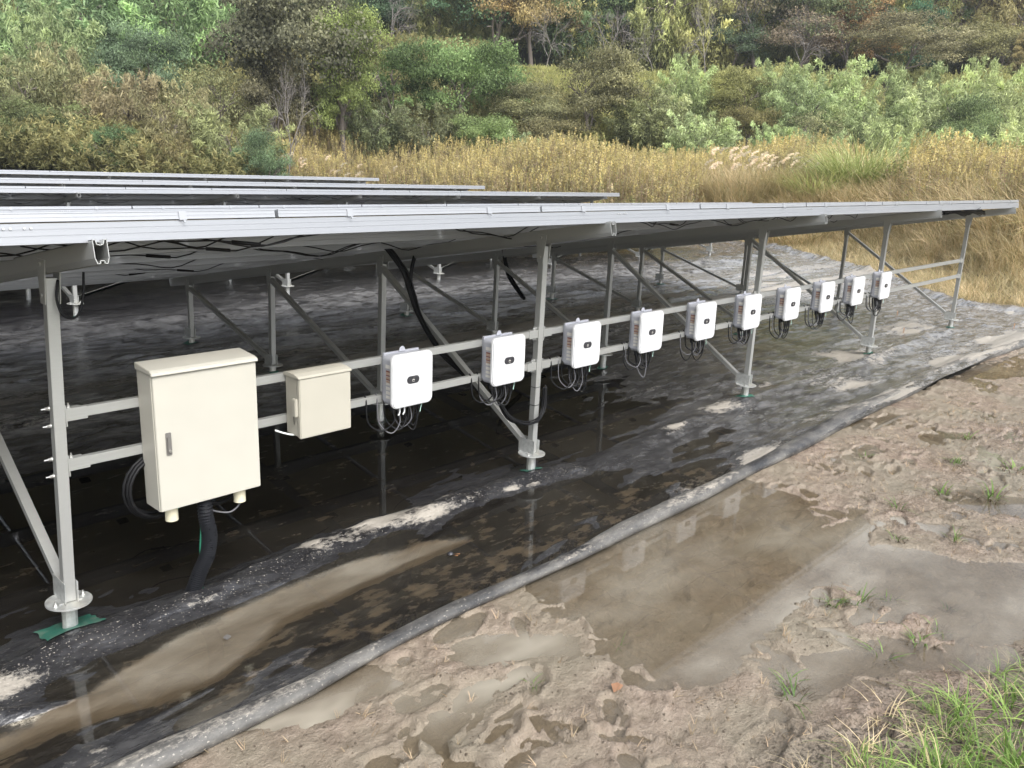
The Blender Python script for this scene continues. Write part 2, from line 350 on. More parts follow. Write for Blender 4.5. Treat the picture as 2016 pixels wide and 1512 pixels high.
# ------------------------------------------------------------------ liner relief
HUMP=[(-.9,-.42),(-.41,-.27),(-.08,-.14),(.52,-.13),(.94,-.12),(1.41,-.04),(2.0,.02),(2.37,-.04),(3.01,-.02),(3.51,-.05),(3.94,-.15)]
RID2=[(-1.5,-.42),(-.9,-.48),(-.48,-.54),(-.24,-.62),(.03,-.65),(.16,-.64)]
RID3=[(4.3,-.22),(5.37,-.09),(6.48,.01),(7.1,-.02),(8.6,-.1),(11,-.12),(14,-.02)]
POOL=[(-1.2,-.74),(-.52,-.66),(-.2,-.62),(.31,-.44),(.92,-.33),(1.5,-.3),(2.2,-.42),(2.4,-.55),(1.4,-.60),(.88,-.64),(.37,-.88),(.05,-.86),(-.3,-.75),(-1.2,-.84)]
POSTS1=[(x,y) for x in (0,3.605,7.181,10.718,14.326) for y in (0,2.016,4.008,5.979)]
def Y_ok(x,y): return np.clip(ss(-.9,-.3,y)+ss(8,11,x),0,1)
def LZ(x,y,full=False):
    x=np.asarray(x,float); y=np.asarray(y,float)
    wx=x+.25*fbm(x*.5,y*1.3,11); wy=y+.22*fbm(x*.35,y*.5,12)
    dry=ss(4.5,10,x)*ss(7,3,y)
    z=-.013+.035*dry+.012*ss(-.75,-1.15,y)*ss(1.5,-.5,x)
    z=z-.012*ss(.15,.6,y)*ss(2.9,2.2,y)*(1-dry)
    back=ss(2.3,3.4,y); z=z+.045*back+.13*ss(6.3,8.3,y)
    z=z+.028*fbm(wx*.45,wy*2.4,21,4)*(1+1.2*back)+.012*back*ridged(wx*.7,wy*7,37,3)
    rd=ridged(wx*.55,wy*2.6,31,3); z=z+(.020+.035*back)*np.power(np.clip(rd,0,1),5)
    rd2=ridged(wx*1.1,wy*4.5,35,2); z=z+(.010+.020*back)*np.power(rd2,6)+.010*np.power(ridged(wx*2.2+wy*1.5,wy*3.5-wx,38,2),7)
    z=z+.006*fbm(x*6,y*12,41,3)
    cr_=np.power(ridged(wx*.9+wy*.5,wy*3.4-wx*.25,55,3),8); z=z+.030*cr_*ss(3.5,6,x)*(Y_ok(x,y))
    # swells of the far sheet
    z=z+back*.035*np.sin(wy*3.3+1.2*np.sin(wx*.4))*ss(2.5,5,y)
    n1=.75+.7*fbm(x*1.6,y*1.6,44)
    d=polyline_dist(x,y+.05*fbm(x*2.5,y*2.5,45),HUMP); z=z+.075*n1*np.exp(-(d/.13)**2)
    d=polyline_dist(x,y,RID2); z=z+.05*n1*np.exp(-(d/.045)**2)
    d=polyline_dist(x,y+.1*fbm(x*1.1,y*0,46),RID3); z=z+.045*n1*np.exp(-(d/.13)**2)
    d=polyline_dist(x,y,[(8.0,-.45),(9.5,-.32),(11.5,-.2),(13.5,.05)]); z=z+.015*np.exp(-(d/.09)**2)
    for (px,py) in POSTS1:
        if py==0 or py>3: d=np.hypot(x-px,(y-py)*1.2); z=z+.02*np.exp(-(d/.22)**2)
    hm_=np.exp(-(polyline_dist(x,y,HUMP)/.24)**2); z=z+hm_*(.030*np.power(ridged(x*3.1+y*2,y*5-x,51,3),3)-.008)+hm_*.012*fbm(x*9,y*11,52,3)
    # pool between the hump and the rolled edge
    sp=sdf(x,y+.06*fbm(x*2,y*4,47),POOL); z=z-.035*ss(.06,-.05,sp)
    # broad flap by the rolled edge on the right
    z=z+.075*ss(-.80,-1.12,y)*ss(4.6,6.5,x)
    e=x-xedge(y); z=z+(.05+.12*np.clip(fbm(y*2.2,y*0+5,93,2)+.2,0,1))*ss(-.7,-.05,e)
    return z
def axis(segs):
    out=[]
    for a,b,st in segs: out+=list(np.arange(a,b-1e-9,st))
    out.append(segs[-1][1]); return np.array(out)
xs=axis([(-7,-.9,.12),(-.9,3,.028),(3,8,.045),(8,16,.08),(16,25,.16)]); ys=axis([(-1.27,1.2,.02),(1.2,3.2,.03),(3.2,9,.05),(9,32.6,.2)])
X,Y=np.meshgrid(xs,ys); XE=xedge(Y); X=np.where(X>16,16+(X-16)*(XE-16)/9,X)
Z=LZ(X,Y)
def gridfaces(ny,nx):
    i=np.arange(ny*nx).reshape(ny,nx); return np.stack([i[:-1,:-1],i[:-1,1:],i[1:,1:],i[1:,:-1]],-1).reshape(-1,4)
nx,ny=len(xs),len(ys)
dry=ss(3.5,11,X)
hump=np.exp(-(polyline_dist(X,Y,HUMP)/.17)**2)
pt=ss(.46,.68,fbm(X*1.15,Y*1.6,141,3)+.5); p2=ss(.40,.62,fbm(X*.8,Y*2.2,142,4)+.5)
silt=.10*ss(9,14,X)+.40*pt*ss(.0,.018,Z)*ss(.09,.03,Z)*(Y<1.2)+.10*hump*ss(.01,.03,Z)+.34*p2*dry*ss(1.6,-1.0,Y)+.16*dry*ss(-.4,-1.0,Y)+.26*ss(3.0,4.2,X)*ss(-.7,-1.1,Y)+.52*ss(.34,.58,fbm(X*.32,Y*3.2,143,5)+.5)*np.exp(-((Y-4.5)/1.8)**2)*(1.0+.25*ss(2,9,X))+.3*np.exp(-(np.hypot(X-1.35,Y+1.08)/.2)**2)+sum(.42*np.exp(-(np.hypot((X-a)/2.2,Y-b)/c)**2) for a,b,c in ((.62,-.22,.07),(-.3,-.33,.09),(-.55,-.62,.06),(1.45,.04,.06),(2.05,.05,.08),(2.4,-.10,.06),(3.45,-.2,.07),(3.2,-.15,.05),(.12,-.66,.05),(2.2,.72,.05),(.1,.62,.06),(5.6,-.1,.09),(6.2,.9,.1)))+.32*np.exp(-(np.hypot((X+.35)/2.0,Y+1.05)/.16)**2)+.25*np.exp(-(np.hypot((X-.2)/1.2,Y-.42)/.16)**2)  # pale streaks under the table are partly light painted in, partly dried deposit
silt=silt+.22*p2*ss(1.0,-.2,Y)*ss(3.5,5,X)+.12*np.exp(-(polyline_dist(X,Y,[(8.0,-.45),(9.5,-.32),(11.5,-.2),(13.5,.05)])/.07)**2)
brown=.02+.16*ss(.010,-.012,Z)*(Y<3)+.03*(Y<.2)+.35*ss(.05,-.03,sdf(X,Y,POOL))+.08*ss(-.4,-1.1,Y)+.22*ss(5,9,Y)*ss(8,16,X)-.5*hump
dust=.05+1.15*ss(6.0,13,X)*ss(9,5,Y)+.55*ss(3.5,7,X)+1.5*ss(2.4,3.8,Y)*ss(8.5,6,Y)+.16*ss(.6,-1,Y)  # extra paleness under the table stands in for light missing there
o=None
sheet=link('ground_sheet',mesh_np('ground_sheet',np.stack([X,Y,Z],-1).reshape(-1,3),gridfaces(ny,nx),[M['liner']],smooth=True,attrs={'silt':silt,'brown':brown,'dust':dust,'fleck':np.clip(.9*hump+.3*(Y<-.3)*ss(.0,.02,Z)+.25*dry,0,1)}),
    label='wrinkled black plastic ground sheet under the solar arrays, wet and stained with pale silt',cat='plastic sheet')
# rolled edge
def rolled():
    P=[(-7,-1.36),(-2,-1.32),(-.11,-1.30),(.32,-1.33),(.6,-1.33),(.88,-1.30),(1.22,-1.275),(1.68,-1.25),(2.21,-1.255),(2.61,-1.265),(3.32,-1.25),(4.28,-1.26),(5.73,-1.20),(7.22,-1.15),(9.27,-1.11),(10.8,-1.09),(12.23,-1.12),(13.56,-1.26),(15.2,-1.5),(17.5,-1.75)]
    xx=np.concatenate([np.arange(-7,-.6,.1),np.arange(-.6,5,.022),np.arange(5,17.5,.06)]); yy=np.interp(xx,[p[0] for p in P],[p[1] for p in P])
    yy=yy+.018*np.sin(xx*1.9)+.03*fbm(xx*.9,xx*0,61)
    rad=.052+.024*fbm(xx*.8,xx*0+2,62)+.02*ss(4.5,8,xx)-.02*ss(-.2,.5,xx)*ss(3.6,2.4,xx)*.6
    seg=26; vs=[];mesh_n=len(xx)
    th=np.linspace(0,2*np.pi,seg,endpoint=False)
    XX,TH=np.meshgrid(xx,th,indexing='ij'); RR=rad[:,None]*(1+.16*fbm(XX*2.2,TH*1.2,63)+.10*(ridged(XX*1.2+TH*1.0,TH*1.7,64,2)-.5)+.05*fbm(XX*14,TH*3,65))
    # keep the seam closed
    wgt=.5-.5*np.cos(TH); RR=RR*wgt+(rad[:,None])*(1-wgt)
    TT=TH+np.pi
    Yv=yy[:,None]+RR*np.cos(TT)*1.3; Zv=.044+RR*np.sin(TT)*.9
    idx=np.arange(mesh_n*seg).reshape(mesh_n,seg); a=idx[:-1]; bq=idx[1:]
    f=np.stack([a,bq,np.roll(bq,-1,1),np.roll(a,-1,1)],-1).reshape(-1,4)
    top=np.clip(np.sin(TT),0,1)
    sl=.02+.40*ss(.2,.9,top+.35*fbm(XX*1.6,TH,66,4))*(.35+.65*ss(.30,.75,fbm(XX*1.1,TH*0,67,4)+.5))+.22*ss(5,9,XX)
    return mesh_np('rolled_edge',np.stack([XX,Yv,Zv],-1).reshape(-1,3),f,[M['hem']],smooth=True,attrs={'fleck':.7+0*sl,'silt':sl+.10,'brown':-.02+.12*ss(.2,-.5,np.sin(TT)),'dust':.75+0*sl})
link('rolled_edge',rolled(),sheet,label='rolled hem of the plastic sheet, dusted with dried silt')

# ------------------------------------------------------------------ mud
PUD=[ (2.5,[(2.29,-1.2),(2.61,-1.2),(3.26,-1.2),(4.26,-1.2),(4.85,-1.3),(4.8,-1.73),(4.35,-2.11),(4.38,-2.43),(3.97,-2.43),(3.04,-2.4),(2.46,-2.39),(2.09,-2.38),(1.89,-2.06),(2.22,-1.88),(2.14,-1.49)]),
 (2.4,[(1.9,-2.40),(2.65,-2.30),(3.42,-2.35),(3.97,-2.38),(4.44,-2.45),(4.12,-2.57),(2.99,-2.54),(2.33,-2.62),(2.07,-2.57)]),
 (2.6,[(3.82,-2.49),(4.33,-2.49),(4.55,-2.85),(4.57,-3.07),(4.9,-3.39),(4.2,-3.8),(3.54,-3.67),(3.19,-3.47),(3.43,-3.22),(3.8,-3.18),(3.57,-2.97),(3.63,-2.73)]),
 (2.4,[(2.44,-2.71),(2.73,-2.85),(3.2,-3.08),(3.35,-3.43),(3.59,-3.65),(3.37,-3.66),(2.94,-3.25),(2.48,-3.06),(2.29,-3.02),(2.27,-2.9)]),
 (1.4,[(5.84,-2.35),(6.21,-2.6),(6.34,-3.01),(5.78,-3.14),(5.63,-2.88),(5.7,-2.6)]),
 (2.8,[(.2,-1.25),(.66,-1.25),(.97,-1.34),(.98,-1.55),(.74,-1.51),(.46,-1.5)]),
 (2.2,[(1.38,-1.45),(1.6,-1.52),(1.95,-1.84),(1.83,-1.98),(1.47,-1.73),(1.29,-1.62)]),
 (2.2,[(.9,-1.87),(1.14,-1.78),(1.41,-1.86),(1.59,-1.91),(1.4,-1.97),(1.15,-1.95),(1.11,-2.02),(.82,-2.03)]),
 (1.8,[(10.6,-1.1),(12.06,-1.2),(13.6,-1.35),(12.6,-1.95),(11.37,-1.83),(10.78,-1.6)]) ]
GED=[(-3,-2.9),(.6,-2.95),(1.3,-3.15),(1.95,-3.02),(2.28,-3.2),(2.61,-3.2),(2.99,-3.43),(3.39,-3.5),(3.83,-3.62),(5.2,-4.0),(8,-4.6),(18,-5.5)]
def MZ(x,y):
    x=np.atleast_1d(np.asarray(x,float)); y=np.atleast_1d(np.asarray(y,float))
    wx=x+.18*fbm(x*2.1,y*2.1,71); wy=y+.18*fbm(x*2.1,y*2.1,72)
    z=.0105+.024*fbm(wx*1.2,wy*2.0,73,5)+.013*(ridged(wx*3.6,wy*5.0,74,4)-.62)
    z=z+.017*fbm(x*8,y*10,76,4)+.010*(ridged(x*13,y*18,77,3)-.6)+.006*fbm(x*38,y*42,79,2)
    c=fbm(wx*2.6,wy*3.6,78,3); z=z-.016*ss(.10,.16,c)+.012*ss(.04,.09,c)*ss(.15,.11,c)
    for k,p in PUD:
        s=sdf(wx*.35+x*.65,wy*.35+y*.65,p); z=z-.024*k*.55*ss(.10,-.10,s)
    z=z-.014*ss(1.8,2.2,x)*ss(5.2,4.6,x)*ss(-2.6,-2.3,y)
    rp=np.random.RandomState(9)
    for k in range(150):
        px,py=rp.uniform(-.5,9),rp.uniform(-3.5,-1.45); an=rp.choice([0.1,1.2,2.0])+rp.normal(0,.5); mk=(np.abs(x-px)<.3)&(np.abs(y-py)<.3)
        if not mk.any(): continue
        dx,dy=x[mk]-px,y[mk]-py; a_=dx*math.cos(an)+dy*math.sin(an); b_=-dx*math.sin(an)+dy*math.cos(an)
        q=np.sqrt((a_/.135)**2+(b_/(.048+.012*np.sign(a_)))**2)+.25*fbm(x[mk]*9,y[mk]*9,600+k,2); z[mk]+=-.022*ss(1.05,.75,q)+.012*ss(.85,1.1,q)*ss(1.6,1.15,q)
    ge=np.interp(x,[p[0] for p in GED],[p[1] for p in GED]); z=z+.16*ss(.05,-1.3,y-ge)+.02*ss(.12,-.05,y-ge)
    z=z+.05*ss(11,17,x)
    return z
xs=axis([(-7,-.6,.1),(-.6,3.2,.016),(3.2,7,.026),(7,12,.05),(12,19.5,.12)]); ys=axis([(-8,-4.6,.2),(-4.6,-3.6,.05),(-3.6,-1.2,.016)])
X,Y=np.meshgrid(xs,ys); Z=MZ(X,Y)
ge=np.interp(X,[p[0] for p in GED],[p[1] for p in GED])
wet=ss(.012,-.012,Z)*.9+.25*ss(.02,.0,Z); org=.9*ss(.25,-.2,Y-ge)+.55*ss(3,6,X)*ss(-1.7,-2.6,Y)
Z=Z-1.2*ss(17.6,19.0,X)
link('mud',mesh_np('mud',np.stack([X,Y,Z],-1).reshape(-1,3),gridfaces(len(ys),len(xs)),[M['mud']],smooth=True,attrs={'wet':wet,'organic':org}),kind='structure')
# water lying on sheet and mud, one level
xs=axis([(-7,-1,.25),(-1,5,.045),(5,17,.2)]); ys=axis([(-4.6,-3.6,.1),(-3.6,-.2,.03),(-.2,6.6,.15)]); X,Y=np.meshgrid(xs,ys)
murk_and_sky=.12+1.35*ss(.015,-.03,sdf(X+.05*fbm(X*4,Y*9,811),Y+.10*fbm(X*3.2,Y*7,812,4),POOL))+.95*(Y<-1.25)+1.9*ss(.25,-.05,sdf(X,Y,PUD[5][1]))+1.2*ss(.1,-.05,sdf(X,Y,PUD[6][1]))+1.2*ss(.1,-.05,sdf(X,Y,PUD[7][1]))+1.1*ss(-2.3,-2.5,Y)*(Y>-4)  # near-side puddles paler: sky reflection put into the murky colour
murk_and_sky=murk_and_sky*(1-.6*ss(.3,.8,Y))
link('rain_water',mesh_np('rain_water',np.stack([X,Y,X*0],-1).reshape(-1,3),gridfaces(len(ys),len(xs)),[M['water']],attrs={'murk_and_sky':murk_and_sky}),kind='structure')

# ------------------------------------------------------------------ far terrain
def far_terrain():
    xs=axis([(-300,-40,20),(-40,-8,4),(-8,60,1.0),(60,140,3),(140,400,20)]); ys=axis([(-300,-40,20),(-40,-10,4),(-10,70,1.0),(70,140,3),(140,400,20)])
    X,Y=np.meshgrid(xs,ys); Z=T(X,Y)
    pad=(ss(.6,-.4,X-np.interp(Y,EDY,EDX)))*(ss(33.6,32.8,Y))*(ss(-11,-8,X))
    Z=np.where(pad>.5,-.25,Z); Z=np.where((Y<-8)|(X<-8),np.maximum(Z,.15),Z)
    return mesh_np('terrain',np.stack([X,Y,Z],-1).reshape(-1,3),gridfaces(len(ys),len(xs)),[M['soil']],smooth=True)
link('terrain',far_terrain(),kind='structure')

# ------------------------------------------------------------------ solar arrays
TILT=math.atan(.1714); CT,ST=math.cos(TILT),math.sin(TILT)
BW=.06; BH=.1
def beam_mesh(L):
    mb=MB(); P=[(-.029,.1),(-.029,.024),(-.021,.0),(-.009,.0),(-.009,.012),(.009,.012),(.009,.0),(.021,.0),(.029,.024),(.029,.1),(.018,.1),(.014,.082),(.0,.077),(-.014,.082),(-.018,.1)]
    t=.0016
    for i in range(len(P)):
        a=Vector((*P[i],)); b=Vector((*P[(i+1)%len(P)],)); d=(b-a).normalized(); nn=Vector((-d.y,d.x))*t; a2=a-d*t; b2=b+d*t
        mb.ext([tuple(a2+nn),tuple(b2+nn),tuple(b2-nn),tuple(a2-nn)],0,L,'y')
    return mb.mesh('beam',M['alu'])
def purlin_mesh(x0,x1):
    mb=MB(); prof=[(-.0235,0),(.022,0),(.022,.085),(-.020,.085),(-.020,.078),(-.022,.078),(-.022,.060),(-.0208,.0592),(-.0208,.0568),(-.022,.056),(-.022,.034),(-.0205,.033),(-.0205,.030),(-.022,.029),(-.022,.012),(-.0235,.012)]
    mb.ext(prof,x0,x1,'x'); return mb.mesh('purlin',M['purlin'])
def panel_mesh(Lx,Ly):
    mb=MB(); h=.038; wd=.011
    for (a,b,c,d) in ((0,Lx,0,wd),(0,Lx,Ly-wd,Ly),(0,wd,wd,Ly-wd),(Lx-wd,Lx,wd,Ly-wd)): mb.box(a,b,c,d,.0,h,0)
    mb.box(0,Lx,-.002,0,.0,.004,0); mb.box(0,Lx,-.002,0,.017,.020,0); mb.box(0,Lx,-.003,0,.033,.038,0)
    for (a,b,c,d) in ((wd,Lx-wd,wd,.032),(wd,Lx-wd,Ly-.032,Ly-wd)): mb.box(a,b,c,d,0,.002,0)
    mb.box(wd,Lx-wd,wd,Ly-wd,.030,.0335,1); k=len(mb.m)-5; mb.m[k]=2
    mb.box(Lx*.5-.05,Lx*.5+.05,Ly-.16,Ly-.07,.012,.030,3)
    return mb.mesh('solar_panel',[M['frame'],M['backsheet'],M['cells'],M['cable']])
PX,PY=1.975,1.03
PANEL=panel_mesh(1.955,1.012)
# shared small parts
def post_parts(h,front=True):
    # post box with fork head; local origin on the flange plane
    mb=MB(); mb.box(-.0275,.0275,-.0275,.0275,.012,h-.02)
    mb.box(-.0275,.0275,-.0305,-.0275,.012,h-.03) if False else None
    return mb.mesh('post',M['alu'],bevel=.002)
def head_mesh():
    mb=MB()
    for s in (-1,1):
        x=s*.0335; mb.ext([(-.03,-.14),(.03,-.14),(.045,.0),(.055,.075),(-.055,.075),(-.045,0)],x-.0025,x+.0025,'x')
        mb.cyl((x+s*.0025,0,.05),(x+s*.012,0,.05),.011,8)
        mb.cyl((x+s*.0025,0,-.10),(x+s*.010,0,-.10),.010,8)
    return mb.mesh('head_bracket',M['alu'])
def flange_mesh():
    mb=MB(); mb.cyl((0,0,0),(0,0,.009),.112,40,0)
    for s in (-1,1):
        mb.box(s*.031-.002,s*.031+.002,-.05,.12,.009,.125)
        mb.box(s*.031-.002 if s<0 else s*.031, s*.031 if s<0 else s*.031+.002,-.05,.05,.009,.013)
    mb.box(-.056,-.033,-.03,.03,.009,.014); mb.box(.033,.056,-.03,.03,.009,.014)
    return mb.mesh('base_flange',M['galv'])
def bolt_mesh():
    mb=MB(); mb.cyl((0,0,0),(0,0,.004),.013,12); mb.cyl((0,0,.004),(0,0,.013),.0095,6); mb.cyl((0,0,.013),(0,0,.026),.005,8); return mb.mesh('bolt',M['bolt'])
def pile_mesh(L):
    mb=MB(); mb.cyl((0,0,-L),(0,0,0),.038,10); return mb.mesh('ground_pile',M['galv'],smooth=False)
HEAD,FLANGE,BOLT,PILE=head_mesh(),flange_mesh(),bolt_mesh(),pile_mesh(.6)
def tape_mesh(x,y,zoff,seed):
    big=1.0 if (x<1 and y<1) else .62
    rng=random.Random(seed); n=9; vs=[];fs=[]; w,h=(.15+rng.uniform(-.02,.03))*big,(.10+rng.uniform(-.02,.02))*big; a=rng.uniform(-.3,.5)
    for j in range(n):
        for i in range(n):
            p,q=(i/(n-1)-.5)*2*w,(j/(n-1)-.5)*2*h; ir=1+.05*math.sin(i*2.1+j*1.3+seed)
            if i in(0,n-1) or j in (0,n-1): ir*=1+rng.uniform(-.04,.04)
            px,py=(p*math.cos(a)-q*math.sin(a))*ir,(p*math.sin(a)+q*math.cos(a))*ir
            vs.append((px,py,0))
    V=np.array(vs); zz=LZ(V[:,0]+x,V[:,1]+y); V[:,2]=zz+.006-zoff
    return mesh_np('tape_patch',V,gridfaces(n,n),[M['tape']],smooth=True)
def cable_meshes():
    out=[]; rng=random.Random(5)
    for k in range(5):
        mb=MB(); L=rng.uniform(.55,.95); sag=rng.uniform(.03,.07); P=[]
        for i in range(11):
            t=i/10; P.append((t*L,.03*math.sin(t*5+k),-sag*4*t*(1-t)*(1+.3*math.sin(t*9+k))))
        mb.tube(P,.0045,5)
        if k in (1,): 
            q=Vector(P[5]); r=Vector(P[7]); mb.cyl(q,q.lerp(r,.8),.010,8)
        out.append(mb.mesh('panel_cable',M['cable'],smooth=True))
    return out
PC=cable_meshes()
rng=random.Random(11)
def solar_array(label,ay,XF,hA,x0,x1,ypost,nrow,ground=0.0,lean=.0228,dz=0.0,lean1=0,braces=True,cables=True,taped=True,xj=0.955,zx=0.0):
    tx,ty=XF[len(XF)//2],ay
    root=thing('solar_array',label,'solar array',(0,ay,ground),group='tilted solar panel tables in rows')
    if zx: root.rotation_euler=(0,zx,0)
    ytip=-.673; beamL=(ypost[-1]+.55-ytip)/CT
    bm=beam_mesh(beamL)
    bot=lambda y: hA-.1714*y
    posts={}
    for fi,xf in enumerate(XF):
        ln=lean+(lean1 if fi==0 and len(XF)>5 is False else 0)
        if lean1 and abs(xf)<.01: ln=lean+lean1
        xt=xf+ln*hA
        link('beam',bm,root,(xt,ytip,bot(ytip)),(-TILT,0,0))
        for pi,yp in enumerate(ypost):
            H=bot(yp); fl=.18
            key=(round(H,3)); 
            if key not in posts: posts[key]=post_parts(H-fl+.0)
            p=link('post',posts[key],root,(xf+ln*fl,yp,fl)); p.rotation_euler=(0,math.atan(ln),0)
            link('head_bracket',HEAD,p,(0,0,H-fl-.005))
            f=link('base_flange',FLANGE,p,(0,0,0))
            link('ground_pile',PILE,p,(0,0,0))
            if pi==0 and fi<7:
                for (bx,by) in ((-.075,-.03),(.078,.02),(-.02,.09)): link('bolt',BOLT,p,(bx,by,.009))
            if taped and (xf>-1):
                link('tape_patch',tape_mesh(xf,yp+ay,ground,int(xf*10+yp*7)+3),root,(xf,yp,0))
        if braces:
            for a,bq in zip(ypost[:-1],ypost[1:]):
                mb=MB(); p0=Vector((xf+ln*.25,a+.045,.235)); p1=Vector((xt,bq-.03,bot(bq)-.05)); d=p1-p0; L=d.length; ang=math.atan2(d.z,d.y)
                mt=Matrix.Translation(p0)@Matrix.Rotation(ang,4,'X'); prof=[(-.025,-.02),(-.021,-.02),(-.021,.017),(.021,.017),(.021,-.02),(.025,-.02),(.025,.021),(-.025,.021)]
                mb.ext([(p,q) for p,q in prof],0,L,'y',0,mt); link('brace',mb.mesh('brace',M['alu']),root)
        if ground>0:
            for i,xf in enumerate(XF[:-1]):
                p0=Vector((xf+.04,0,.27)); p1=Vector((XF[i+1]-.04,0,hA-.12)); d=(p1-p0); mb=MB(); mt=Matrix.Translation(p0)@d.to_track_quat('Y','Z').to_matrix().to_4x4()
                mb.ext([(-.018,-.018),(.018,-.018),(.018,.018),(-.018,.018)],0,d.length,'y',0,mt); link('cross_brace',mb.mesh('cross_brace',M['alu']),root)
    # purlins under every panel joint
    yy=[ytip-.0+k*PY for k in range(nrow+1)]
    xt=lean*hA
    pm=purlin_mesh(x0,x1)
    zsl=lambda yl: bot(ytip)+BH/CT-.1714*(yl-ytip)-.008
    for k in range(nrow+1):
        yl=ytip+.085+(k*PY*CT if k<nrow else k*PY*CT-.06)
        link('purlin',pm,root,(0,yl,zsl(yl)+.001),(-TILT,0,0))
    npan=int(round((x1-x0)/PX))
    for k in range(nrow):
        for i in range(npan):
            yl=ytip+.060+k*PY*CT; link('solar_panel',PANEL,root,(x0+.01+i*PX,yl+.0865*ST,zsl(yl)+.0865/CT*1.0+.002),(-TILT,0,0))
    # front clamps and splice bolts
    mbc=MB(); mbc.box(-.018,.018,-.005,.02,.086,.085+.0385); mbc.cyl((0,-.012,.078),(0,-.020,.078),.006,6); CL=mbc.mesh('clamp',M['frame'])
    for i in range(npan):
        for q in (.44,1.49):
            link('clamp',CL,root,(x0+i*PX+q,ytip+.058,zsl(ytip+.058)+.001),(-TILT,0,0))
    mbs=MB()
    for q in (-.05,-.025,.025,.05): mbs.cyl((q,-.024,.062),(q,-.0275,.062),.0045,8)
    SP=mbs.mesh('splice_bolts',M['bolt'])
    for i,xf in enumerate(XF): link('splice_bolts',SP,root,(xf+.55*(-1)**i*.4,ytip+.083,zsl(ytip+.083)+.004),(-TILT,0,0))
    if cables:
        for k in range(cables):
            yl=rng.choice([.2,.35,.6,1.1,1.4,1.9,2.5,3.0,3.5]) if k%3 else rng.uniform(-.45,.1)
            xx=rng.uniform(max(x0,-1),x1-1)
            link('panel_cable',PC[k%5],root,(xx,yl,zsl(yl)+.075-.02),(0,0,rng.choice([0,0,math.pi,.15,-.2])))
    return root,zsl
XF1=[-3.59,0,3.605,7.181,10.718,14.326]
XL=.955-1.975*3; XR=.955+1.975*7
row1,ZS1=solar_array('nearest and highest solar table, white inverters mounted along its front posts',0,XF1,1.9,XL,XR,[0,2.016,4.008,5.979],7,lean1=.016,cables=64)
# rails for the inverters on row one
rm=MB(); prof=[(-.02,-.025),(.02,-.025),(.02,.025),(-.02,.025)]
for zc in (1.195,.933):
    for a,bx in ((0,1),(1,2),(2,3),(3,4)):
        xa=[0,3.605,7.181,10.718,14.326][a]+.0228*zc+.045+(.016*zc if a==0 else 0); xb=[0,3.605,7.181,10.718,14.326][bx]+.0228*zc-.045
        mb=MB(); mb.ext(prof,xa,xb,'x'); link('rail',mb.mesh('rail',M['alu'],bevel=.002),row1,(0,0,zc))
        for xc,sg in ((xa,1),(xb,-1)):
            mb=MB(); mb.box(-.006,.000,-.03,.03,-.06,.05); mb.box(0,.10,-.024,-.020,-.034,.030); mb.box(0,.075,-.022,.024,.0255,.029); mb.box(0,.10,-.022,.024,-.0335,-.0255)
            o=link('rail_clamp',mb.mesh('rail_clamp',[M['alu'],M['bolt']]),row1,(xc-sg*.012,0,zc))
            if sg<0: o.scale=(-1,1,1)
            link('bolt',BOLT,o,(.02,0,.029)).scale=(.8,.8,1)
            for zz in (.04,-.05): link('bolt',BOLT,o,(-.068,0,zz),(0,-math.pi/2,0)).scale=(.9,.9,1.5)
ROWS=[('second solar table from the front, its silver edge just above the nearest table',8.4,.17,1.775,21.5,.00235,[3.06+3.47*k for k in range(-3,6)]),
      ('third solar table from the front, dark underside and cables showing',15.17,.17,1.784,24.2,.0042,[5.4+3.585*k-.0 for k in range(-5,6)]),
      ('fourth solar table from the front, ending left of the dry reeds',21.17,.17,1.767,23.2,.0036,[3.6+3.585*k for k in range(-5,6)]),
      ('farthest solar table, thin silver line below the brown thicket',27.7,.17,1.822,22.9,.0027,[3.8+3.585*k for k in range(-6,6)])]
for lab,ay,gz,ztop,xend,zx,XFr in ROWS:
    hb=ztop-gz-.038-.087-.1-.003; hA=hb-.673*.1714
    XFr=[x for x in XFr if x<xend-.3]
    n=int((xend+12)/PX)
    solar_array(lab,ay,XFr,hA,xend-n*PX,xend,[0,2.0,4.0],5,ground=gz,cables=60 if ay<16 else 0,taped=ay<10,braces=ay<16,zx=zx)

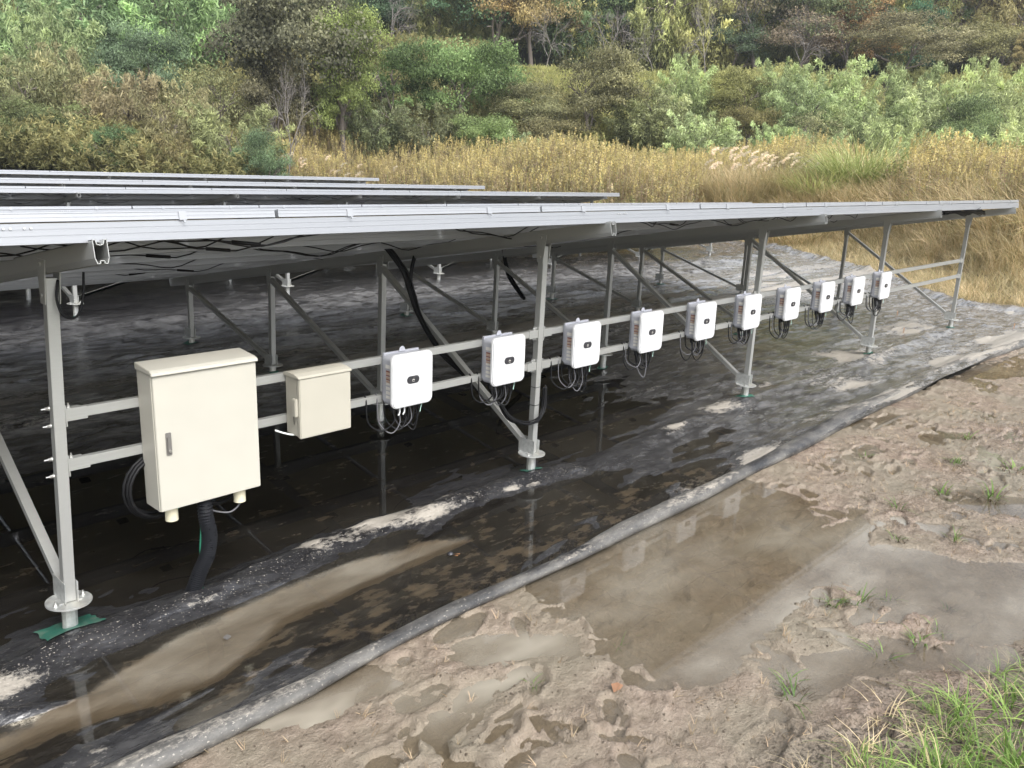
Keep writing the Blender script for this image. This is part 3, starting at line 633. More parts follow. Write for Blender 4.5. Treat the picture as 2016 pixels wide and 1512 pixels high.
# ------------------------------------------------------------------ inverters
def inverter_proto():
    t=thing('solar_inverter','x','inverter',group='white inverters hanging on the twin rails')
    Wd,Hd=.352,.365
    mb=MB(); mb.ext(rrect(Wd-.03,Hd-.03,.03),-.118,-.026,'y')
    for k in range(9): mb.box(-.16+k*.04-.002,-.16+k*.04+.002,-.030,-.022,-.15,.15) if False else None
    link('casing',mb.mesh('casing',M['casting'],bevel=.004),t)
    mb=MB(); mb.ext(rrect(Wd,Hd,.045,8),-.145,-.112,'y'); c=link('front_cover',mb.mesh('front_cover',M['white'],bevel=.008,smooth=False),t)
    mb=MB(); mb.ext(rrect(.105,.052,.0255,8),-.1485,-.1445,'y'); bd=link('badge',mb.mesh('badge',M['badge'],bevel=.001),c,(-.0,0,-.0))
    mb=MB()
    for k in range(8):      # eight-petal fan
        a=R(14+k*21.7); r0,r1=.0035,.0125; d=Vector((math.cos(a),0,math.sin(a))); s=Vector((-math.sin(a),0,math.cos(a)))*.0019
        o=Vector((0,-.1492,-.006)); mb.add([o+d*r0,o+d*(r0+r1)*.6+s,o+d*r1,o+d*(r0+r1)*.6-s],[(0,1,2,3)])
    mb.box(-.010,.010,-.1492,-.1488,-.0135,-.0115); link('emblem',mb.mesh('emblem',M['emblem']),c)
    mb=MB(); mb.box(-.15,.15,-.022,-.004,-.14,.178); 
    mb.ext([(-.028,.176),(.028,.176),(.018,.200),(.007,.209),(-.007,.209),(-.018,.200)],-.03,-.024,'y'); link('wall_bracket',mb.mesh('wall_bracket',M['casting']),t)
    mb=MB(); xl=-(Wd-.03)/2-.0012
    mb.box(xl,xl+.001,-.105,-.055,.085,.11,1)
    for k,(z,hh,mi) in enumerate(((.066,.010,2),(.052,.016,0),(.038,.008,2),(.022,.016,0),(.012,.009,2),(-.004,.014,0),(-.02,.014,1),(-.05,.02,1),(-.08,.02,1),(-.11,.018,1))): mb.box(xl,xl+.001,-.108,-.06,z-hh/2,z+hh/2,mi)
    link('side_label',mb.mesh('side_label',[M['orange'],M['label'],M['labelred']]),t)
    for k in range(6):
        x=-.125+k*.048; mb=MB(); mb.cyl((0,0,0),(0,0,-.045),.014,8); mb.cyl((0,0,-.012),(0,0,-.026),.017,6); link('cable_gland',mb.mesh('cable_gland',M['cable']),t,(x,-.07,-.165))
    return t
def inv_cables(t,i):
    r=random.Random(100+i)
    for k in range(5):
        x=-.12+.05*k; xe=x+r.uniform(-.10,-.03)-(.05 if k<3 else 0); dp=r.uniform(.10,.20)+(0 if k<3 else .05)
        P=[(x,-.07,-.2),(x+.01,-.08,-.2-dp*.6),((x+xe)/2,-.06+r.uniform(-.02,.02),-.2-dp),(xe-.02,-.02,-.2-dp*.55),(xe-.02,.0,-.14),(xe-.01,.03,-.10)]
        mb=MB(); mb.tube(spline(P,6),.0045 if k%2 else .006,5); link('cable',mb.mesh('cable',M['cablegrey'] if (k==1 or (k==3 and i<6)) else M['cable'],smooth=True),t)
    for k in range(3):
        x=.02+.045*k; P=[(x,-.07,-.2),(x-.005,-.075,-.28),(x-.04,-.06,-.315-.02*k),(x-.075,-.05,-.27),(x-.06,-.03,-.2),(x-.04,.01,-.12)]
        mb=MB(); mb.tube(spline(P,6),.0065,6); link('cable',mb.mesh('cable',M['cable'],smooth=True),t)
    mb=MB(); mb.tube(spline([(.125,-.07,-.17),(.122,-.09,-.2),(.105,-.1,-.225),(.095,-.105,-.25)],5),.003,5); link('earth_wire',mb.mesh('earth_wire',M['cablemint'],smooth=True),t)
ILAB=['white inverter nearest the beige box, with two white cable ends below it','white inverter just left of the second tall post','white inverter just right of the second tall post','white inverter midway between the second and third tall posts','white inverter two places left of the third tall post, where a brace starts below','white inverter overlapping the third tall post','white inverter directly right of the third tall post','white inverter with a thin brace running out under it, middle of the last four','white inverter last but one before the rails run empty','farthest white inverter, in front of the fourth tall post']
ip=inverter_proto(); invs=[]
for i in range(10):
    loc=(2.20+.929*i,-.021,1.070+.0006*i)
    invs.append(ip if i==0 else clone_tree(ip,loc))
for i,t in enumerate(invs):
    t.location=(2.20+.929*i,-.021,1.070); t['label']=ILAB[i]; inv_cables(t,i)
t=invs[0]
for x in (-.07,-.03):
    mb=MB(); mb.tube(spline([(x,-.09,-.20),(x-.003,-.095,-.225),(x-.02,-.10,-.245)],5),.0055,6); link('white_cable_end',mb.mesh('white_cable_end',M['cablewhite'],smooth=True),t)

# ------------------------------------------------------------------ cabinet and junction box
cab=thing('switch_cabinet','large cream steel cabinet with grey lock handle on the left of the rails','cabinet',(.73,-.021,.62))
mb=MB(); mb.box(-.29,.29,-.165,0,0,.755); link('body',mb.mesh('body',M['cream'],bevel=.003),cab)
mb=MB(); mb.box(-.287,.298,-.181,-.1675,.004,.744); link('door',mb.mesh('door',M['cream'],bevel=.003),cab)
mb=MB(); mb.ext([(.002,.757),(.002,.795),(-.170,.778),(-.196,.768),(-.200,.752),(-.186,.752),(-.184,.757)],-.297,.303,'x'); link('rain_hood',mb.mesh('rain_hood',M['cream'],bevel=.003),cab)
mb=MB(); mb.ext(rrect(.030,.125,.006),-.187,-.181,'y'); mb.ext(rrect(.020,.088,.009),-.197,-.186,'y'); h=link('lock_handle',mb.mesh('lock_handle',M['handle'],bevel=.0015),cab,(-.232,0,.385)); h.location=(-.225,0,.375)
mb=MB(); mb.cyl((0,-.196,-.035),(0,-.203,-.035),.007,10); link('keyhole',mb.mesh('keyhole',M['bolt']),h)
for x in (-.2,.205):
    mb=MB(); mb.cyl((x,-.10,.0),(x,-.10,-.085),.034,24); mb.cyl((x,-.10,-.085),(x,-.10,-.088),.0345,24); link('conduit_stub',mb.mesh('conduit_stub',M['pvc'],smooth=False),cab)
def corrugated():
    P=spline([(.72,-.12,.66),(.72,-.13,.5),(.735,-.13,.38),(.72,-.12,.26),(.68,-.10,.16),(.64,-.09,.06),(.60,-.08,-.02)],9); mb=MB(); n=len(P)
    rad=[.040+(.0045 if i%2 else -.003) for i in range(n)]
    P2=[];r2_=[]
    for i in range(n-1):
        for k in range(2): P2.append(P[i].lerp(P[i+1],k/2)); r2_.append(.044 if k==0 else .031)
    mb.tube(P2,r2_,18); return mb.mesh('corrugated_conduit',M['conduit'],smooth=False)
link('corrugated_conduit',corrugated(),label='black corrugated conduit dropping from the cream cabinet into the ground',cat='conduit')
def coil(name,c,rx,rz,n,r,mat,label,seed,tilt=.3,wob=.012,cat='cable'):
    rg=random.Random(seed); mb=MB(); P=[]
    for k in range(n*22+1):
        a=2*math.pi*k/22; tt=k/(n*22); P.append(Vector((c[0]+(rx+wob*math.sin(a*.37+seed)-.012*tt)*math.cos(a),c[1]+.02*math.sin(a*.5)+.03*tt+tilt*.05*math.cos(a),c[2]+(rz+wob*math.cos(a*.31)-.012*tt)*math.sin(a))))
    mb.tube(P,r,6,0); return link(name,mb.mesh(name,mat,smooth=True),label=label,cat=cat)
coil('cable_coil',(.52,-.015,.70),.185,.185,5,.010,M['cable'],'coil of thick black cable hanging behind the left side of the cream cabinet',1,wob=.010)
coil('cable_coil',(.86,-.06,.61),.13,.10,3,.007,M['cable'],'black cable loops hanging under the right conduit stub of the cream cabinet',2)
mb=MB(); mb.tube(spline([(.935,-.12,.55),(.93,-.12,.51),(.88,-.11,.475),(.81,-.09,.49),(.76,-.08,.52)],8),.0055,6); link('grey_cable',mb.mesh('grey_cable',M['cablegrey'],smooth=True),label='thin grey cable curving out of the right conduit stub',cat='cable')
mb=MB(); mb.tube(spline([(.53,-.12,.55),(.57,-.11,.585),(.63,-.10,.60),(.70,-.08,.60),(.735,-.06,.55),(.72,-.06,.4),(.70,-.07,.22),(.70,-.07,.05)],8),.0055,6); link('green_cable',mb.mesh('green_cable',M['cablegreen'],smooth=True),label='green earth cable arching from the left conduit stub behind the corrugated pipe',cat='cable')
jb=thing('junction_box','smaller beige plastic box with curved lid between cabinet and first inverter','junction box',(1.50,-.021,.845))
mb=MB(); mb.box(-.178,.178,-.125,0,0,.365); link('body',mb.mesh('body',M['beige'],bevel=.004),jb)
mb=MB(); mb.box(-.182,.186,-.158,-.128,-.006,.366); link('door',mb.mesh('door',M['beige'],bevel=.005),jb)
mb=MB(); mb.ext([(.004,.367),(.004,.385),(-.05,.392),(-.11,.390),(-.150,.380),(-.166,.370),(-.166,.367)],-.19,.192,'x'); link('lid',mb.mesh('lid',M['beige'],bevel=.002),jb)
mb=MB(); mb.box(-.20,-.178,-.135,-.095,.13,.24); l=link('latch',mb.mesh('latch',M['beige'],bevel=.004),jb)
mb=MB(); mb.tube(spline([(-.19,-.10,.13),(-.195,-.11,.10),(-.188,-.10,.075)],4),.0018,4); link('wire_tie',mb.mesh('wire_tie',M['cable']),jb)
mb=MB(); mb.tube(spline([(-.26,.0,.03),(-.22,-.03,.012),(-.17,-.07,.0),(-.12,-.08,.01)],6),.006,6); link('cable',mb.mesh('cable',M['cablewhite'],smooth=True),jb)
# cables from tables
def bundle(name,P,nst,r,spread,label,seed):
    rg=random.Random(seed); mb=MB()
    for k in range(nst):
        off=Vector((rg.uniform(-1,1),rg.uniform(-1,1),rg.uniform(-1,1)))*spread; mb.tube(spline([Vector(p)+off*rg.uniform(.5,1.2) for p in P],7),r,5)
    return link(name,mb.mesh(name,M['cable'],smooth=True),label=label,cat='cable bundle')
bundle('cable_bundle',[(3.38,1.66,1.76),(3.43,1.60,1.68),(3.50,1.52,1.52),(3.545,1.47,1.32),(3.56,1.36,1.12),(3.58,1.12,.86),(3.63,.9,.72),(3.66,.6,.53),(3.665,.35,.37)],12,.011,.026,'thick black cable bundle dropping from the panels and tied along a brace',1)
bundle('cable_bundle',[(3.70,1.58,1.74),(3.64,1.54,1.66),(3.57,1.50,1.54),(3.54,1.48,1.38)],4,.010,.018,'short branch of black cable joining the thick bundle under the panels',2)
bundle('cable_bundle',[(7.22,3.9,1.36),(7.22,3.85,1.15),(7.23,3.75,.95),(7.24,3.5,.7)],9,.012,.03,'black cable bundle hanging farther back behind the third frame',3)
bundle('cable_bundle',[(3.15,-.05,.72),(3.25,-.07,.58),(3.42,-.08,.50),(3.58,-.07,.50),(3.68,-.04,.58),(3.70,-.03,.75)],7,.006,.018,'loop of black cables slung between the second inverter and the second post',4)
bundle('cable_bundle',[(14.0,-.3,2.02),(13.6,-.25,2.05),(13.1,-.3,2.0),(12.6,-.3,2.04),(12.3,-.2,2.02),(12.9,-.4,2.06),(13.8,-.35,2.0)],8,.008,.035,'tangle of spare black cable tied under the right end of the nearest table',5)
for k,(xx,yy,rr) in enumerate([(.17,-.02,.075)]):
    mb=MB(); mb.tube(spline([(.10,-.03,1.87),(.08,-.05,1.78),(.10,-.06,1.70),(.16,-.06,1.69),(.20,-.05,1.78),(.22,-.03,1.90)],6),.0065,6); link('cable_loop',mb.mesh('cable_loop',M['cable'],smooth=True),label='black cable loop hanging at the top of the leftmost tall post',cat='cable')
# cable ties wrapped on lower rail and post
mb=MB()
for x in (3.05,3.42,3.95,4.35,4.95,5.3,5.9,6.35,8.0,8.9): mb.box(x,x+.005,-.0225,.0225,-.0275,.0275)
link('cable_ties',mb.mesh('cable_ties',M['cable']),row1,(0,0,.933))
for zz in (.75,.6,.45):
    mb=MB(); mb.box(-.0305,.0305,-.0305,.0305,0,.004); link('cable_tie',mb.mesh('cable_tie',M['cable']),row1,(3.605+.0228*zz,0,zz))
# ------------------------------------------------------------------ small things on sheet and mud
def pin(x,y,lab):
    z=float(LZ(x,y)); mb=MB(); mb.tube([(x-.02,y,z-.01),(x-.02,y,z+.07),(x-.012,y,z+.085),(x+.012,y,z+.085),(x+.02,y,z+.07),(x+.02,y,z-.01)],.003,4); link('ground_pin',mb.mesh('ground_pin',M['copper'],smooth=True),label=lab,cat='pin',group='bent wire pins holding down the sheet')
for x,y,lab in ((13.1,.35,'wire pin in the sheet left of the rightmost post base'),(14.9,1.1,'wire pin in the sheet left of and behind the rightmost post base'),(15.4,.25,'wire pin in the sheet just right of the rightmost post base'),(15.3,-.75,'wire pin in the sheet near its rolled hem at the right')): pin(x,y,lab)
mb=MB(); 
for i in range(6):
    a=i/6*math.pi/2; mb.cyl((0,0,.022*math.sin(a)),(0,0,.022*math.sin(a+math.pi/12)),.024*math.cos(a),14,0,.024*math.cos(a+math.pi/12),caps=False)
mb.tube([(.0,-.02,.005),(.012,-.06,.012)],.0016,4,1); mb.tube([(.02,-.015,.005),(.04,-.05,.012)],.0016,4,1)
link('pin_cap',mb.mesh('pin_cap',[M['badge'],M['copper']],smooth=True),None,(2.12,-.65,-.008),label='small round grey cap with two copper wires in the shallow water',cat='cap')
mb=MB(); mb.add([(-.04,-.01,.006),(0,-.02,.012),(.045,-.005,.004),(.03,.02,.016),(-.01,.03,.02)],[(0,1,4),(1,3,4),(1,2,3)]); link('dead_leaf',mb.mesh('dead_leaf',M['deadleaf']),None,(1.69,-2.33,float(MZ(1.69,-2.33)[0])+.004),label='curled brown dead leaf lying on the mud by the puddle',cat='leaf')
mb=MB(); mb.box(-.018,.018,-.014,.014,0,.012); link('plastic_scrap',mb.mesh('plastic_scrap',M['handle'],bevel=.003),None,(.56,-.62,.012),(.2,.1,.5),label='tiny square grey scrap on the silty sheet below the cabinet',cat='scrap')

# ------------------------------------------------------------------ vegetation sources
def blades(n,h,wd,spread,bend,seed,col=(0,1),seg=4,lean=.3):
    g=np.random.default_rng(seed); V=[];F=[];A=[];k=0
    for i in range(n):
        a=g.uniform(0,2*np.pi); r=spread*math.sqrt(g.uniform(0,1)); bx,by=r*math.cos(a),r*math.sin(a)
        da=a+g.normal(0,.9); hh=h*g.uniform(.45,1.05); bd=bend*g.uniform(.3,1.3); ww=wd*g.uniform(.6,1.3); ln=lean*g.uniform(0,1)
        sx,sy=-math.sin(da),math.cos(da); c=g.uniform(*col)
        for j in range(seg+1):
            t=j/seg; out=hh*(ln*t+bd*t*t); z=hh*(t-.45*bd*t*t*t) ; q=ww*(1-t**1.6)*.5+.0006
            V+= [(bx+math.cos(da)*out-sx*q,by+math.sin(da)*out-sy*q,z),(bx+math.cos(da)*out+sx*q,by+math.sin(da)*out+sy*q,z)]
            if j: F.append((k+2*j-2,k+2*j-1,k+2*j+1,k+2*j)); A.append(c)
        k+=2*(seg+1)
    return np.array(V),np.array(F),np.array(A)
def leaf_quads(C,D,Nn,L,W):    # kite leaves: centre, direction, normal
    S=np.cross(D,Nn); S/=np.linalg.norm(S,axis=1,keepdims=True)+1e-9
    L=L[:,None]; W=W[:,None]
    V=np.stack([C-D*L*.5,C+S*W*.5-D*L*.05,C+D*L*.5,C-S*W*.5-D*L*.05],1).reshape(-1,3)
    F=np.arange(len(C)*4).reshape(-1,4); return V,F
def unit(g,n):
    v=g.normal(size=(n,3)); return v/np.linalg.norm(v,axis=1,keepdims=True)
def merge(parts):
    V=[];F=[];A=[];Mi=[];k=0
    for v,f,a,mi in parts:
        V.append(v); F.append(f+k); A.append(a); Mi.append(np.full(len(f),mi)); k+=len(v)
    return np.concatenate(V),np.concatenate(F),np.concatenate(A),np.concatenate(Mi)
def crown(kind,n,seed):    # unit crown: half width 1, height 0..2
    g=np.random.default_rng(seed)
    if kind=='bamboo':      # sprays of arching culms
        nc=64; C=[];D=[];A=[];per=n//nc
        for k in range(nc):
            a=g.uniform(0,6.283); r=.62*math.sqrt(g.uniform()); b0=np.array([r*math.cos(a),r*math.sin(a),0]); a2=a+g.normal(0,.6); hh=g.uniform(.75,1.95)*(1.08-.42*r); out=g.uniform(.15,.55)
            t=g.uniform(.10,1,per)**.75; dv=np.array([math.cos(a2),math.sin(a2),0]); tone=g.uniform(-.2,.2)
            P=b0+dv*(out*t*t)[:,None]+np.array([0,0,1])*(hh*(t-.22*t**4))[:,None]+g.normal(0,1,(per,3))*(.13*(1.25-t))[:,None]*np.array([1,1,.6])
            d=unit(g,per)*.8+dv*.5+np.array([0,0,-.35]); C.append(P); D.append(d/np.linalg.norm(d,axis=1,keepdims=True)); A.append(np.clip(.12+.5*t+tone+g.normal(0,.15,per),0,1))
        P=np.concatenate(C);D=np.concatenate(D);a=np.concatenate(A); n=len(P); nn=np.cross(D,unit(g,n)); nn[:,2]=np.abs(nn[:,2])+.25; nn/=np.linalg.norm(nn,axis=1,keepdims=True)
        L=g.uniform(.05,.12,n); W=L*g.uniform(.16,.26,n); V,F=leaf_quads(P,D,nn,L,W); return V,F,a
    nc=40 if kind!='dome' else 60
    u=unit(g,nc); u[:,2]=np.abs(u[:,2])*1.0-.45*(g.uniform(size=nc)<.4)
    rr=g.uniform(.35,1.12,nc)**.6
    sk=np.array([g.uniform(.8,1.0),g.uniform(.8,1.0),.78])
    C=u*rr[:,None]*sk+np.array([g.normal(0,.08),g.normal(0,.08),1.02])
    C[:,2]=np.clip(C[:,2],.22,2); cr=g.uniform(.10,.40,nc)
    if kind=='dome':
        zz=g.uniform(.1,1.9,nc); rad=np.sqrt(np.clip(1-(zz/2.05)**2,0,1))*.85; a=g.uniform(0,6.28,nc); C=np.stack([rad*np.cos(a),rad*np.sin(a),zz],1); cr=g.uniform(.14,.26,nc)
    wgt=cr**1.7; id=g.choice(nc,n,p=wgt/wgt.sum()); u=unit(g,n); u[:,2]=np.where(u[:,2]<-.25,-u[:,2]*.6,u[:,2])
    sh=1+.35*(vn(u[:,0]*3+id*3.1,u[:,1]*3+u[:,2]*2.3,seed)-.5)*2
    P=C[id]+u*(cr[id]*g.uniform(.5,1.15,n)**.7*sh)[:,None]*np.array([1.05,1.05,.80])
    nn=u*.8+unit(g,n)*.75; nn/=np.linalg.norm(nn,axis=1,keepdims=True)
    D=np.cross(nn,unit(g,n)); D/=np.linalg.norm(D,axis=1,keepdims=True)
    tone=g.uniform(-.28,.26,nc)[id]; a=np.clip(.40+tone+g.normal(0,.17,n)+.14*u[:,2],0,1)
    if kind=='broad': L=g.uniform(.018,.052,n); W=L*g.uniform(.5,.75,n)
    elif kind=='dome': L=g.uniform(.03,.05,n); W=L*.6
    else: L=g.uniform(.028,.055,n); W=L*.5
    V,F=leaf_quads(P,D,nn,L,W); return V,F,a
CR={}
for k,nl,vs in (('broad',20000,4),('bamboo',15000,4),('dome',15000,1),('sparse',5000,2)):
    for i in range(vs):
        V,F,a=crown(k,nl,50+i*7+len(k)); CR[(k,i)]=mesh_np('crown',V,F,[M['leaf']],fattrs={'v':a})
def tubes_np(segs,sides=4):
    V=[];F=[];k=0
    for p0,p1,r0,r1 in segs:
        d=p1-p0; L=np.linalg.norm(d); d=d/(L+1e-9); a=np.cross(d,[0.31,.2,.93]); a/=np.linalg.norm(a)+1e-9; b=np.cross(d,a)
        for (p,r) in ((p0,r0),(p1,r1)):
            for j in range(sides):
                t=2*np.pi*j/sides; V.append(p+(a*math.cos(t)+b*math.sin(t))*r)
        for j in range(sides): F.append((k+j,k+(j+1)%sides,k+sides+(j+1)%sides,k+sides+j))
        k+=2*sides
    return np.array(V),np.array(F)
def limbs(seed,levels,h0,spreadang,ratio=.72,kids=3,r0=.035,droop=0.0):
    g=np.random.default_rng(seed); segs=[]
    def rec(p,d,L,r,lv):
        n=3; q=p
        for i in range(n):
            d=d+g.normal(0,.13,3)+np.array([0,0,-droop*(levels-lv)*.1]); d/=np.linalg.norm(d); q2=q+d*L/n; r1=r*(1-.22*(i+1)/n); segs.append((q,q2,r*(1-.22*i/n),r1)); q=q2
            if lv>0 and i>0:
                for _ in range(1 if lv<levels else 2):
                    a=unit(g,1)[0]; dd=d+a*spreadang; dd/=np.linalg.norm(dd); rec(q,dd,L*ratio*g.uniform(.7,1.05),r1*.6,lv-1)
        if lv>0:
            for _ in range(kids-1):
                a=unit(g,1)[0]; dd=d+a*spreadang*.8; dd/=np.linalg.norm(dd); rec(q,dd,L*ratio*g.uniform(.8,1.1),r1*.7,lv-1)
    rec(np.array([0,0,0.]),np.array([0,0,1.]),h0,r0,levels); return segs
TR=[]
for i in range(2):
    V,F=tubes_np(limbs(300+i,2,.75,.7,.65,3,.05)); TR.append(mesh_np('trunk',V,F,[M['bark']]))
BARE=[]
for i,(sp,lv) in enumerate(((.85,4),(.75,4),(.9,4))):
    V,F=tubes_np(limbs(400+i,lv,.55,sp,.70,3,.021,.15),3)
    mxv=np.abs(V[:,:2]).max(); V[:,:2]/=mxv; V[:,2]*=2/V[:,2].max(); BARE.append(V.copy()); BARE[i]=mesh_np('branches',V,F,[M['barepale']])
print('bare faces',[len(b.polygons) for b in BARE])

